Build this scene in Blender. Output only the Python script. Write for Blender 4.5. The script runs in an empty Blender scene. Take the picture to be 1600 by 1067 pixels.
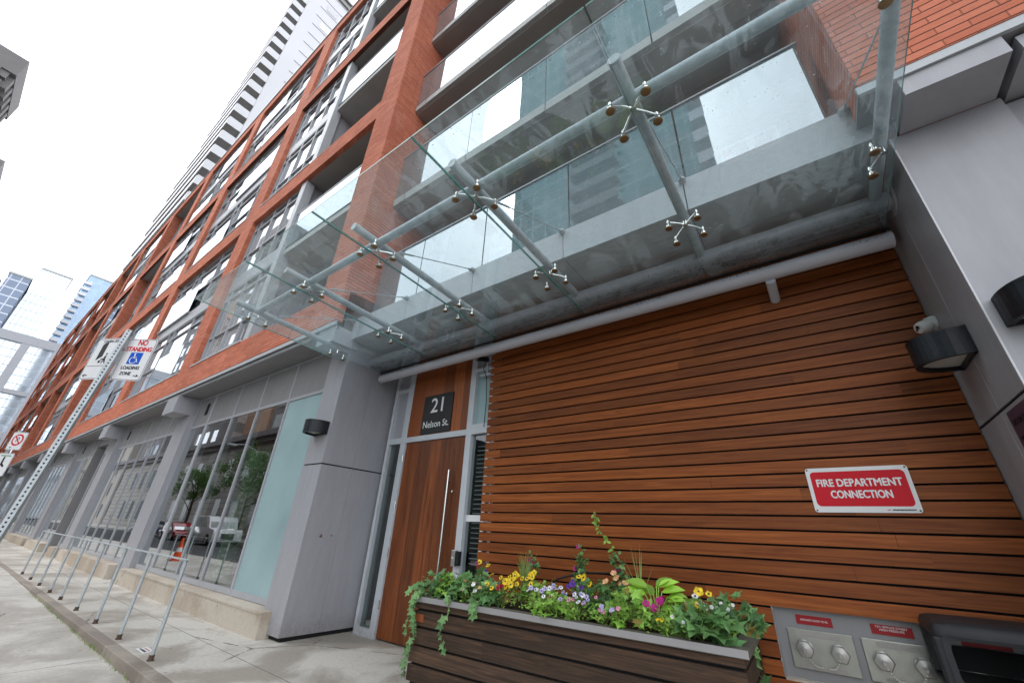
import bpy, bmesh, math, random
from mathutils import Vector, Matrix
random.seed(7)
S = bpy.context.scene
COL = S.collection
R_ = math.radians

# ------------------------------------------------------------------ camera
cam_d = bpy.data.cameras.new('camera')
cam = bpy.data.objects.new('camera', cam_d); COL.objects.link(cam)
right = Vector((0.80927356, 0.58560043, 0.04635122))
down = Vector((-0.22431821, 0.38099304, -0.89695353))
fwd = Vector((-0.54291587, 0.71548336, 0.43968844))
up = -down; back = -fwd
mw = Matrix(((right.x, up.x, back.x, 0), (right.y, up.y, back.y, 0), (right.z, up.z, back.z, 1.35), (0, 0, 0, 1)))
cam.matrix_world = mw
cam_d.sensor_width = 36; cam_d.lens = 13.957; cam_d.clip_start = .05; cam_d.clip_end = 2000
S.camera = cam
S.render.resolution_x = 1024; S.render.resolution_y = 682

# ------------------------------------------------------------------ world, sun, exposure
W = bpy.data.worlds.new('World'); S.world = W; W.use_nodes = True
nt = W.node_tree; nt.nodes.clear()
wo = nt.nodes.new('ShaderNodeOutputWorld'); bg = nt.nodes.new('ShaderNodeBackground')
sky = nt.nodes.new('ShaderNodeTexSky'); sky.sky_type = 'NISHITA'; sky.sun_disc = False
sky.sun_elevation = R_(52); sky.sun_rotation = R_(205); sky.air_density = 1.4; sky.dust_density = 4; sky.ozone_density = 1
hs = nt.nodes.new('ShaderNodeHueSaturation'); hs.inputs['Saturation'].default_value = .25
mx = nt.nodes.new('ShaderNodeMix'); mx.data_type = 'RGBA'; mx.inputs[0].default_value = .72
mx.inputs[7].default_value = (9.6, 9.9, 10.4, 1)      # even cloud cover
nt.links.new(sky.outputs[0], hs.inputs['Color']); nt.links.new(hs.outputs[0], mx.inputs[6])
nt.links.new(mx.outputs[2], bg.inputs[0]); bg.inputs[1].default_value = .12
nt.links.new(bg.outputs[0], wo.inputs[0])
sd = bpy.data.lights.new('sun', 'SUN'); sd.energy = .6; sd.angle = R_(25); sd.color = (1, .97, .93)
so = bpy.data.objects.new('sun', sd); COL.objects.link(so)
az, el = R_(205), R_(52)
sdir = Vector((math.sin(az) * math.cos(el), math.cos(az) * math.cos(el), math.sin(el)))
so.rotation_euler = sdir.to_track_quat('Z', 'Y').to_euler()
S.view_settings.view_transform = 'Standard'; S.view_settings.look = 'None'
S.view_settings.exposure = 1.3; S.view_settings.gamma = 1
S.cycles.max_bounces = 10; S.cycles.transparent_max_bounces = 24; S.cycles.glossy_bounces = 5
S.cycles.caustics_reflective = False; S.cycles.caustics_refractive = False

# ------------------------------------------------------------------ material helpers
class NT:
    def __init__(s, name):
        s.m = bpy.data.materials.new(name); s.m.use_nodes = True
        s.t = s.m.node_tree; s.t.nodes.clear()
        s.out = s.t.nodes.new('ShaderNodeOutputMaterial')
    def n(s, typ, **kw):
        nd = s.t.nodes.new('ShaderNode' + typ)
        for k, v in kw.items():
            if k[0] == '_': setattr(nd, k[1:], v)
            else: s.put(nd.inputs[k.replace('__', ' ')], v)
        return nd
    def put(s, sock, v):
        if hasattr(v, 'node'): s.t.links.new(v, sock)
        else: sock.default_value = v
    def math(s, op, a, b=0.0, c=0.0):
        nd = s.t.nodes.new('ShaderNodeMath'); nd.operation = op
        s.put(nd.inputs[0], a); s.put(nd.inputs[1], b); s.put(nd.inputs[2], c); return nd.outputs[0]
    def mix(s, f, a, b, blend='MIX'):
        nd = s.t.nodes.new('ShaderNodeMix'); nd.data_type = 'RGBA'; nd.blend_type = blend
        s.put(nd.inputs[0], f); s.put(nd.inputs[6], c4(a)); s.put(nd.inputs[7], c4(b)); return nd.outputs[2]
    def ramp(s, f, *pts):
        nd = s.t.nodes.new('ShaderNodeValToRGB'); e = nd.color_ramp.elements
        while len(e) < len(pts): e.new(.5)
        for i, (p, c) in enumerate(pts): e[i].position = p; e[i].color = c4(c) if not isinstance(c, (int, float)) else (c, c, c, 1)
        s.put(nd.inputs[0], f); return nd.outputs[0]
    def pos(s): return s.n('NewGeometry').outputs['Position']
    def obj(s): return s.n('TexCoord').outputs['Object']
    def scale(s, v, sc, loc=(0, 0, 0)):
        nd = s.n('Mapping', Vector=v, Scale=sc, Location=loc); return nd.outputs[0]
    def noise(s, v, sc, det=3, rough=.5, dist=0.0):
        return s.n('TexNoise', Vector=v, Scale=sc, Detail=det, Roughness=rough, Distortion=dist).outputs[0]
    def bump(s, h, st=.3, d=.01):
        return s.n('Bump', Height=h, Strength=st, Distance=d).outputs[0]
    def pbr(s, col, rough=.5, metal=0.0, nrm=None, **kw):
        p = s.n('BsdfPrincipled', Base__Color=c4(col), Roughness=rough, Metallic=metal, **kw)
        if nrm is not None: s.put(p.inputs['Normal'], nrm)
        return p.outputs[0]
    def end(s, sh): s.t.links.new(sh, s.out.inputs[0]); return s.m
    def mixsh(s, f, a, b):
        nd = s.t.nodes.new('ShaderNodeMixShader'); s.put(nd.inputs[0], f); s.t.links.new(a, nd.inputs[1]); s.t.links.new(b, nd.inputs[2]); return nd.outputs[0]
def c4(c):
    if hasattr(c, 'node'): return c
    return (c[0], c[1], c[2], 1) if len(c) == 3 else c

def schlick(n, f0):
    g = n.n('NewGeometry'); d = n.n('VectorMath', _operation='DOT_PRODUCT')
    n.put(d.inputs[0], g.outputs['Normal']); n.put(d.inputs[1], g.outputs['Incoming'])
    c = n.math('ABSOLUTE', d.outputs['Value']); k = n.math('POWER', n.math('SUBTRACT', 1.0, c), 5.0)
    return n.math('MULTIPLY_ADD', k, 1 - f0, f0)
def flat(name, col, rough=.55, metal=0.0, var=.06, sc=3.0, bump=0.0, bsc=80, **kw):
    n = NT(name); p = n.pos()
    a = n.noise(p, sc, 4, .6)
    f = n.ramp(a, (.25, 1 - var), (.75, 1 + 0 * var))
    col2 = n.mix(1.0, col, f, 'MULTIPLY')
    nr = n.bump(n.noise(p, bsc, 3), bump, .004) if bump else None
    r2 = n.math('MULTIPLY_ADD', n.noise(p, sc * 2.3, 3), .15, rough - .07)
    if 'Specular__IOR__Level' not in kw: kw['Specular__IOR__Level'] = .32
    return n.end(n.pbr(col2, r2, metal, nr, **kw))

M = {}
def concrete(name, base, dark, sy=0.0, joints=()):
    n = NT(name); p = n.pos(); sx = n.n('SeparateXYZ', Vector=p)
    a = n.noise(p, .8, 5, .65, .6); b = n.noise(p, 26, 4, .7); s = n.noise(p, 150, 2, .6)
    c = n.mix(n.ramp(a, (.44, 0.0), (.56, 1.0)), base, dark)
    c = n.mix(1.0, c, n.ramp(b, (.3, .85), (.7, 1.06)), 'MULTIPLY')
    c = n.mix(1.0, c, n.ramp(s, (.3, .86), (.6, 1.05)), 'MULTIPLY')
    st = n.noise(n.scale(p, (3, 3, 3)), 1.7, 6, .75); c = n.mix(n.ramp(st, (.66, 0.0), (.76, .5)), c, [x * .45 for x in dark])
    m = None
    for ax, val, w in joints:
        d = n.math('ABSOLUTE', n.math('SUBTRACT', sx.outputs[ax], val)) if not isinstance(val, tuple) else \
            n.math('ABSOLUTE', n.math('SUBTRACT', n.math('MODULO', n.math('ADD', sx.outputs[ax], 400 + val[0]), val[1]), val[1] / 2))
        l = n.math('LESS_THAN', n.math('ADD', d, n.math('MULTIPLY', n.noise(p, 40, 2), .004)), w)
        m = l if m is None else n.math('MAXIMUM', m, l)
    h = n.math('ADD', n.math('MULTIPLY', b, .4), n.math('MULTIPLY', s, .6))
    if m is not None:
        c = n.mix(m, c, (.075, .065, .055)); h = n.math('SUBTRACT', h, n.math('MULTIPLY', m, 2))
    gum = n.n('TexVoronoi', Vector=p, Scale=3.1).outputs[0]; c = n.mix(n.ramp(gum, (.045, .6), (.06, 0.0)), c, (.12, .105, .09))
    cr = n.n('TexVoronoi', _feature='DISTANCE_TO_EDGE', Vector=n.n('VectorMath', _operation='ADD').outputs[0] if False else n.scale(p, (.35, .42, .4)), Scale=1.0).outputs[0]
    cr = n.math('ADD', cr, n.math('MULTIPLY', n.math('SUBTRACT', n.noise(p, 4, 5, .7), .5), .05))
    crm = n.math('MULTIPLY', n.math('LESS_THAN', n.math('ABSOLUTE', cr), .0035), n.ramp(n.noise(p, .5, 2), (.50, 0.0), (.56, .8))); c = n.mix(crm, c, (.09, .08, .07))
    wet = n.ramp(a, (.44, .78), (.56, .52))
    return n.end(n.pbr(c, wet, 0, n.bump(h, .25, .004)))
def brick():
    n = NT('brick'); p = n.pos()
    sx = n.n('SeparateXYZ', Vector=p)
    u = n.math('ADD', sx.outputs[0], sx.outputs[1])
    v = n.n('CombineXYZ', X=u, Y=sx.outputs[2], Z=0.0).outputs[0]
    b = n.n('TexBrick', Vector=v, Color1=(.53, .155, .088, 1), Color2=(.67, .222, .135, 1), Mortar=(.36, .12, .07, 1), Scale=1.0,
            Mortar__Size=.0045, Mortar__Smooth=.3, Bias=0.0, Brick__Width=.295, Row__Height=.070)
    big = n.noise(p, .55, 4, .6)
    fine = n.noise(n.scale(v, (6, 22, 1)), 3, 4, .6)
    # raked bed joints: their shadow painted as a dark recessed line under every course
    fz = n.math('FRACT', n.math('DIVIDE', sx.outputs[2], .070)); dz = n.math('ABSOLUTE', n.math('SUBTRACT', fz, .5))
    bed = n.ramp(n.math('ADD', dz, n.math('MULTIPLY', n.math('SUBTRACT', fine, .5), .05)), (.40, 0.0), (.455, 1.0))
    c = n.mix(1.0, b.outputs[0], n.ramp(big, (.3, .86), (.7, 1.08)), 'MULTIPLY')
    c = n.mix(1.0, c, n.ramp(fine, (.25, .82), (.8, 1.14)), 'MULTIPLY')
    c = n.mix(n.math('MULTIPLY', bed, .86), c, (.10, .035, .022))
    st = n.noise(n.scale(p, (1.3, 1.3, .5)), 2.1, 5, .7)
    c = n.mix(n.ramp(st, (.56, 0.0), (.78, .34)), c, (.64, .42, .34))
    so_ = n.noise(n.scale(p, (.9, .9, .35)), 1.7, 5, .7); c = n.mix(n.ramp(so_, (.60, 0.0), (.80, .35)), c, (.20, .06, .04))
    h = n.math('SUBTRACT', 1.0, n.math('MAXIMUM', b.outputs[1], bed)); h = n.math('ADD', h, n.math('MULTIPLY', fine, .25))
    return n.end(n.pbr(c, .85, 0, n.bump(h, .9, .008), Specular__IOR__Level=.25))
M['brick'] = brick()

def wood(name, c1, c2, c3, axis, pitch=.1115, rough=.42, z0=0.0, coat=0.1):
    """axis: direction the grain runs; each board (rows of height pitch) gets its own tone."""
    n = NT(name); p = n.pos(); sx = n.n('SeparateXYZ', Vector=p)
    along, across = (0, 2) if axis == 'x' else (2, 0)
    row = n.math('FLOOR', n.math('DIVIDE', n.math('SUBTRACT', sx.outputs[across], z0), pitch))
    # boards also change along their length
    off = n.n('TexWhiteNoise', _noise_dimensions='1D', W=row).outputs[0]
    seg = n.math('FLOOR', n.math('ADD', n.math('DIVIDE', sx.outputs[along], 6.0), n.math('MULTIPLY', off, 5)))
    rnd = n.n('TexWhiteNoise', _noise_dimensions='2D', Vector=n.n('CombineXYZ', X=row, Y=seg, Z=0.0).outputs[0]).outputs[0]
    sc = (1.2, 20, 34) if axis == 'x' else (26, 20, 1.1)
    v = n.scale(p, sc); v2 = n.n('VectorMath', _operation='ADD'); n.put(v2.inputs[0], v)
    n.put(v2.inputs[1], n.n('CombineXYZ', X=n.math('MULTIPLY', rnd, 37), Y=n.math('MULTIPLY', rnd, 11), Z=0.0).outputs[0])
    g = n.noise(v2.outputs[0], 1.0, 6, .62, 1.2); g2 = n.noise(v2.outputs[0], 5.0, 4, .6, .3)
    c = n.ramp(g, (.22, c1), (.5, c2), (.80, c3))
    c = n.mix(1.0, c, n.ramp(rnd, (0, .68), (.5, .95), (1, 1.24)), 'MULTIPLY')
    c = n.mix(1.0, c, n.ramp(g2, (.3, .82), (.7, 1.08)), 'MULTIPLY')
    kn = n.n('TexVoronoi', Vector=n.scale(p, (1.6, 3, 6) if axis == 'x' else (5, 3, 1.2)), Scale=1.0).outputs[0]
    c = n.mix(n.ramp(kn, (.03, .55), (.09, 0.0)), c, c1)
    return n.end(n.pbr(c, rough, 0, n.bump(g2, .18, .003), Coat__Weight=coat, Coat__Roughness=.35, Specular__IOR__Level=.3))
M['slat'] = wood('screen_timber', (.115, .026, .005), (.235, .061, .0115), (.355, .110, .024), 'x', .1115, .55, 1.2845, 0)
M['door_wood'] = wood('door_timber', (.045, .010, .003), (.165, .044, .011), (.29, .088, .023), 'z', .24, .42)
M['panel_wood'] = wood('overdoor_timber', (.19, .048, .012), (.27, .072, .019), (.33, .095, .027), 'z', .22, .42)
M['planter_wood'] = wood('planter_timber', (.022, .013, .009), (.056, .034, .023), (.15, .078, .040), 'x', .135, .78, .17, 0)

def metal_panel(name, col, streak=.12, rough=.38):
    n = NT(name); p = n.pos()
    a = n.noise(n.scale(p, (3, 3, .5)), 2.2, 5, .65)
    b = n.noise(p, 16, 3, .6)
    sp = n.noise(p, 60, 2, .5)
    c = n.mix(1.0, col, n.ramp(a, (.3, 1 - streak), (.7, 1.03)), 'MULTIPLY')
    dr = n.noise(n.scale(p, (9, 9, .35)), 1.6, 5, .7); c = n.mix(n.ramp(dr, (.60, 0.0), (.80, .30)), c, [x * .62 for x in col])
    sc2 = n.noise(n.scale(p, (7, 7, 2.2)), 2.7, 3, .6, 2.5); l2 = n.math('ABSOLUTE', n.math('SUBTRACT', sc2, .5))
    c = n.mix(n.math('MULTIPLY', n.math('LESS_THAN', l2, .0035), n.ramp(n.noise(p, 1.9, 2), (.56, 0.0), (.62, .4))), c, (.62, .62, .64))
    c = n.mix(n.ramp(sp, (.74, 0.0), (.78, .35)), c, (.10, .09, .085))
    zz = n.n('SeparateXYZ', Vector=p).outputs[2]
    base = n.math('MULTIPLY', n.ramp(n.math('ADD', zz, n.math('MULTIPLY', n.math('SUBTRACT', n.noise(p, 5, 5, .7), .5), .5)), (.02, .55), (.30, 0.0)), n.ramp(n.noise(p, 30, 3, .6), (.4, .5), (.6, 1.0)))
    c = n.mix(base, c, (.16, .14, .12))
    r = n.math('MULTIPLY_ADD', b, .2, rough - .1)
    return n.end(n.pbr(c, r, .0, n.bump(b, .04, .004), Specular__IOR__Level=.5))
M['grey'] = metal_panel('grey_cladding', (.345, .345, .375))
M['edge_highlight'] = flat('painted_edge_highlight', (.62, .62, .66), .4)  # pale colour that paints the highlight on panel edges
M['soffit_grey'] = metal_panel('entrance_soffit_panel', (.42, .42, .42))
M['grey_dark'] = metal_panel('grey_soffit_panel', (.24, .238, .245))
M['fascia'] = metal_panel('pale_fascia_panel', (.43, .45, .475), .08)
M['frame'] = metal_panel('window_frame_paint', (.36, .37, .40), .06, .35)
M['frame_white'] = metal_panel('pale_frame_paint', (.50, .52, .56), .05, .4)
M['soffit_brown'] = flat('balcony_soffit', (.38, .355, .335), .8, var=.15, sc=1.2)
def gut():
    n = NT('mildewed_tube_paint'); p = n.pos(); sx = n.n('SeparateXYZ', Vector=p)
    sp = n.ramp(n.noise(p, 70, 3, .6), (.52, 0.0), (.55, 1.0)); ar = n.ramp(n.noise(n.scale(p, (1, 6, 6)), 1.9, 4, .6), (.42, 0.0), (.6, 1.0))
    top = n.ramp(n.math('SUBTRACT', sx.outputs[2], 3.74), (.012, 0.0), (.06, 1.0))
    c = n.mix(n.math('MULTIPLY', n.math('MULTIPLY', sp, ar), top), (.50, .50, .55), (.05, .05, .045))
    return n.end(n.pbr(c, .5, 0))
M['gutter'] = gut()
M['black'] = flat('black_gap', (.008, .008, .009), .8)
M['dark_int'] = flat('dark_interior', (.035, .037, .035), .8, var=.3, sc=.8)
M['galv'] = flat('galvanised_steel', (.50, .545, .57), .45, .25, var=.3, sc=14, bump=.15, bsc=120)
M['steel'] = flat('stainless_steel', (.62, .62, .60), .22, 1.0, var=.08)
M['chrome'] = flat('polished_fitting', (.75, .74, .70), .12, 1.0, var=.05)
M['bronze'] = flat('bronze_disc', (.36, .25, .14), .38, .8, var=.3, sc=40)
M['lamp_black'] = flat('black_lamp_enamel', (.018, .020, .026), .38, .1, var=.4, sc=9, bump=.2, bsc=60)
M['plastic'] = flat('charcoal_bin_plastic', (.020, .021, .025), .5, 0, var=.25, sc=6, bump=.35, bsc=260)
M['rubber'] = flat('dark_rubber', (.02, .02, .02), .7)
M['white'] = flat('white_plastic', (.72, .72, .70), .35, var=.05)
M['white_paint'] = flat('white_sign_paint', (.74, .74, .75), .35, var=.06, sc=8)
M['red'] = flat('sign_red', (.58, .002, .016), .55, var=.05)
M['label_red'] = flat('label_red', (.30, .012, .016), .4, var=.1)
M['blue'] = flat('sign_blue', (.01, .09, .50), .35, var=.05)
M['ink'] = flat('sign_black', (.012, .012, .014), .4)
M['plate'] = flat('brushed_plate', (.42, .42, .38), .34, .85, var=.25, sc=12, bump=.1, bsc=90)
M['cap_metal'] = flat('worn_cap_metal', (.46, .45, .43), .3, .75, var=.25, sc=20)
M['rust'] = flat('rusted_steel', (.13, .09, .065), .8, .1, var=.6, sc=35, bump=.5, bsc=120)
M['soil'] = flat('potting_soil', (.03, .02, .013), .95, var=.5, sc=30, bump=1, bsc=60)
M['hose'] = flat('black_hose', (.012, .013, .015), .4)
M['orange'] = flat('cone_orange', (.75, .09, .012), .5, var=.1)
M['stone_pale'] = flat('pale_stone', (.42, .38, .33), .8, var=.2, sc=.6)
M['stone_dark'] = flat('grey_stone', (.22, .21, .21), .8, var=.2, sc=.6)
M['peach'] = flat('peach_brick', (.50, .33, .23), .8, var=.12, sc=.5)
M['dark_glass'] = flat('dark_window_glass', (.045, .06, .07), .12)  # even dark colour for windows across the street
M['stone_band'] = concrete('banded_stone', (.36, .335, .30), (.29, .27, .245), joints=((2, (.1, .62), .03),))
M['car_white'] = flat('white_car_paint', (.70, .71, .73), .15, 0, var=.02, Coat__Weight=1.0)
M['car_red'] = flat('red_car_paint', (.32, .010, .022), .15, 0, var=.02, Coat__Weight=1.0)
M['car_dark'] = flat('navy_car_paint', (.02, .03, .06), .15, 0, var=.02, Coat__Weight=1.0)
M['tyre'] = flat('tyre_rubber', (.015, .015, .015), .8)
M['concrete_slab'] = flat('painted_slab_edge', (.46, .47, .46), .7, var=.15, sc=2)
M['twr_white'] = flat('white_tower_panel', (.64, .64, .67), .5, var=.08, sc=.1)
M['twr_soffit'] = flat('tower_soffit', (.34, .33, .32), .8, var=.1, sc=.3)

def glass(name, tint, refl_mul=1.6, rough=.0, dirt=None, base=.0):
    """thin glass: see-through plus mirror reflection that grows at grazing angles."""
    n = NT(name); p = n.pos()
    fr = schlick(n, .045)
    f = n.math('MULTIPLY_ADD', fr, refl_mul, base); f = n.math('MINIMUM', f, .96)
    wav = n.bump(n.noise(p, 1.3, 2), .012, .02)
    t = n.n('BsdfTransparent', Color=c4(tint)).outputs[0]
    g = n.n('BsdfGlossy', Color=(.93, .97, 1, 1), Roughness=rough, Normal=wav).outputs[0]
    sh = n.mixsh(f, t, g)
    if dirt: sh = dirt(n, p, sh)
    return n.end(sh)
def canopy_dirt(n, p, sh):
    # water marks, dust film and specks lying on the sheet
    v = n.scale(p, (1.0, .42, 1)); a = n.noise(v, 5.5, 5, .62, .9)
    film = n.math('MULTIPLY', n.ramp(a, (.50, 0.0), (.54, 1.0)), n.ramp(n.noise(p, 1.1, 3), (.35, .04), (.7, .20)))
    sy = n.n('SeparateXYZ', Vector=p).outputs[1]
    sp = n.noise(p, 70, 2, .5); specks = n.ramp(sp, (.705, 0.0), (.73, .8))
    grime = n.ramp(n.noise(p, 9, 5, .7), (.50, 0.0), (.62, 1.0))
    edge = n.ramp(n.math('DIVIDE', sy, 4.0), (.875, 0.0), (.935, 1.0), (.972, .4), (.99, .9))
    gg = n.math('MULTIPLY', n.math('MULTIPLY', grime, edge), n.ramp(n.noise(p, 55, 3, .6), (.46, 0.0), (.52, 1.0)))
    d1 = n.n('BsdfTranslucent', Color=(.50, .62, .66, 1)).outputs[0]; d3 = n.n('BsdfDiffuse', Color=(.55, .62, .64, 1)).outputs[0]; d1 = n.mixsh(.5, d1, d3)
    drops = n.ramp(n.n('TexVoronoi', Vector=p, Scale=26.0).outputs[0], (.13, 1.0), (.17, 0.0)); front = n.ramp(sy, (.0, 1.0), (1.0, 1.0))
    fm_ = n.math('MULTIPLY', n.math('LESS_THAN', n.math('ADD', sy, n.math('MULTIPLY', n.noise(p, 7, 3), .35)), 1.42), .55)
    sh = n.mixsh(n.math('MULTIPLY', drops, fm_), sh, d3)
    d2 = n.n('BsdfDiffuse', Color=(.035, .035, .03, 1)).outputs[0]
    sh = n.mixsh(n.math('ADD', film, .115), sh, d1)
    sh = n.mixsh(specks, sh, d1)
    return n.mixsh(n.math('MULTIPLY', gg, .8), sh, d2)
M['canopy_glass'] = glass('canopy_glass', (.77, .88, .90), 2.0, 0, canopy_dirt, .02)
M['glass_edge'] = flat('green_glass_edge', (.05, .22, .19), .15, 0, var=.1)
M['shop_glass'] = glass('shopfront_glass', (.50, .58, .55), 1.7, 0, None, .22)
M['door_glass'] = glass('sidelight_glass', (.55, .62, .60), 1.6)
def opaque_glass(name, col, ior, mul, base, rough=.02, emis=0):
    n = NT(name); p = n.pos()
    fr = schlick(n, ((ior - 1) / (ior + 1)) ** 2); f = n.math('MINIMUM', n.math('MULTIPLY_ADD', fr, mul, base), .97)
    d = n.n('BsdfDiffuse', Color=c4(n.mix(n.noise(p, 1.1, 3), col, [x * .6 for x in col]))).outputs[0]
    g = n.n('BsdfGlossy', Color=(.92, .95, 1, 1), Roughness=rough, Normal=n.bump(n.noise(p, .9, 2), .03, .03)).outputs[0]
    return n.end(n.mixsh(f, d, g))
def pane_mat():
    n = NT('window_pane'); p = n.pos(); ri = n.n('NewGeometry').outputs['Random Per Island']
    f = n.math('MINIMUM', n.math('MULTIPLY_ADD', schlick(n, .05), 1.5, .24), .97)
    sx = n.n('SeparateXYZ', Vector=p); fold = n.noise(n.scale(p, (14, 14, .4)), 1.0, 3)
    cur = n.mix(1.0, (.52, .51, .49), n.ramp(fold, (.3, .7), (.7, 1.05)), 'MULTIPLY')
    room = n.mix(n.noise(p, 1.7, 4, .7), (.05, .055, .06), (.19, .18, .16))
    col = n.mix(n.math('GREATER_THAN', ri, .52), room, cur)
    d = n.n('BsdfDiffuse', Color=col).outputs[0]
    g = n.n('BsdfGlossy', Color=(.92, .95, 1, 1), Roughness=.015, Normal=n.bump(n.noise(p, .9, 2), .012, .02)).outputs[0]
    return n.end(n.mixsh(f, d, g))
M['pane'] = pane_mat()
M['rail_glass'] = opaque_glass('frosted_rail_glass', (.20, .27, .29), 1.5, .9, .27, .008)
M['frosted'] = opaque_glass('frosted_aqua_film', (.36, .50, .52), 1.5, .35, .02, .25)

M['pavement'] = concrete('terrace_concrete', (.50, .475, .435), (.32, .285, .245), joints=((1, 2.71, .006), (0, (1.15, 5.2), .006)))
M['pavement_low'] = concrete('sidewalk_concrete', (.50, .48, .445), (.36, .335, .30), joints=((1, .1, .008), (0, (.8, 2.6), .007)))
M['kerb'] = concrete('kerb_concrete', (.30, .26, .22), (.20, .165, .14), joints=((0, (.2, 1.3), .006),))
M['plinth'] = concrete('plinth_concrete', (.50, .44, .37), (.40, .33, .26), joints=((0, (.6, 4.1), .005),))
M['asphalt'] = flat('asphalt', (.055, .056, .058), .8, var=.3, sc=1.5, bump=.6, bsc=90)
M['ground'] = flat('ground_asphalt', (.06, .06, .062), .85, var=.2, sc=.3)

def leafmat(name, c1, c2, rough=.45, tr=.25):
    n = NT(name); p = n.pos()
    ri = n.n('NewGeometry').outputs['Random Per Island']
    c = n.mix(ri, c1, c2)
    c = n.mix(1.0, c, n.ramp(n.math('FRACT', n.math('MULTIPLY', ri, 7.3)), (0, .62), (1, 1.25)), 'MULTIPLY')
    if 'leaf' in name: c = n.mix(n.math('GREATER_THAN', n.math('FRACT', n.math('MULTIPLY', ri, 31.7)), .965), c, (.30, .22, .06))
    a = n.pbr(c, rough, 0); t = n.n('BsdfTranslucent', Color=c4(c)).outputs[0]
    return n.end(n.mixsh(tr, a, t))
M['ivy'] = leafmat('ivy_leaf', (.09, .22, .07), (.20, .37, .13))
M['ivy_light'] = leafmat('young_ivy_leaf', (.22, .44, .06), (.36, .57, .11))
M['hosta'] = leafmat('lime_broad_leaf', (.25, .50, .04), (.38, .62, .07))
M['grass'] = leafmat('grass_blade', (.16, .30, .06), (.34, .38, .14))
M['stem'] = flat('plant_stem', (.10, .07, .035), .7)
M['tree_leaf'] = leafmat('tree_leaf', (.06, .16, .03), (.12, .25, .05))
M['bark'] = flat('bark', (.06, .045, .035), .9, var=.4, sc=6, bump=1, bsc=30)
for k, c in dict(yellow=(.85, .60, .02), violet=(.12, .03, .35), lilac=(.52, .44, .72), pink=(.80, .32, .45), magenta=(.50, .015, .22), peach_f=(.80, .45, .22), white_f=(.80, .78, .80), crimson=(.45, .01, .05)).items():
    M[k] = leafmat(k + '_petal', c, [x * .85 for x in c], .6, .2)

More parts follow.
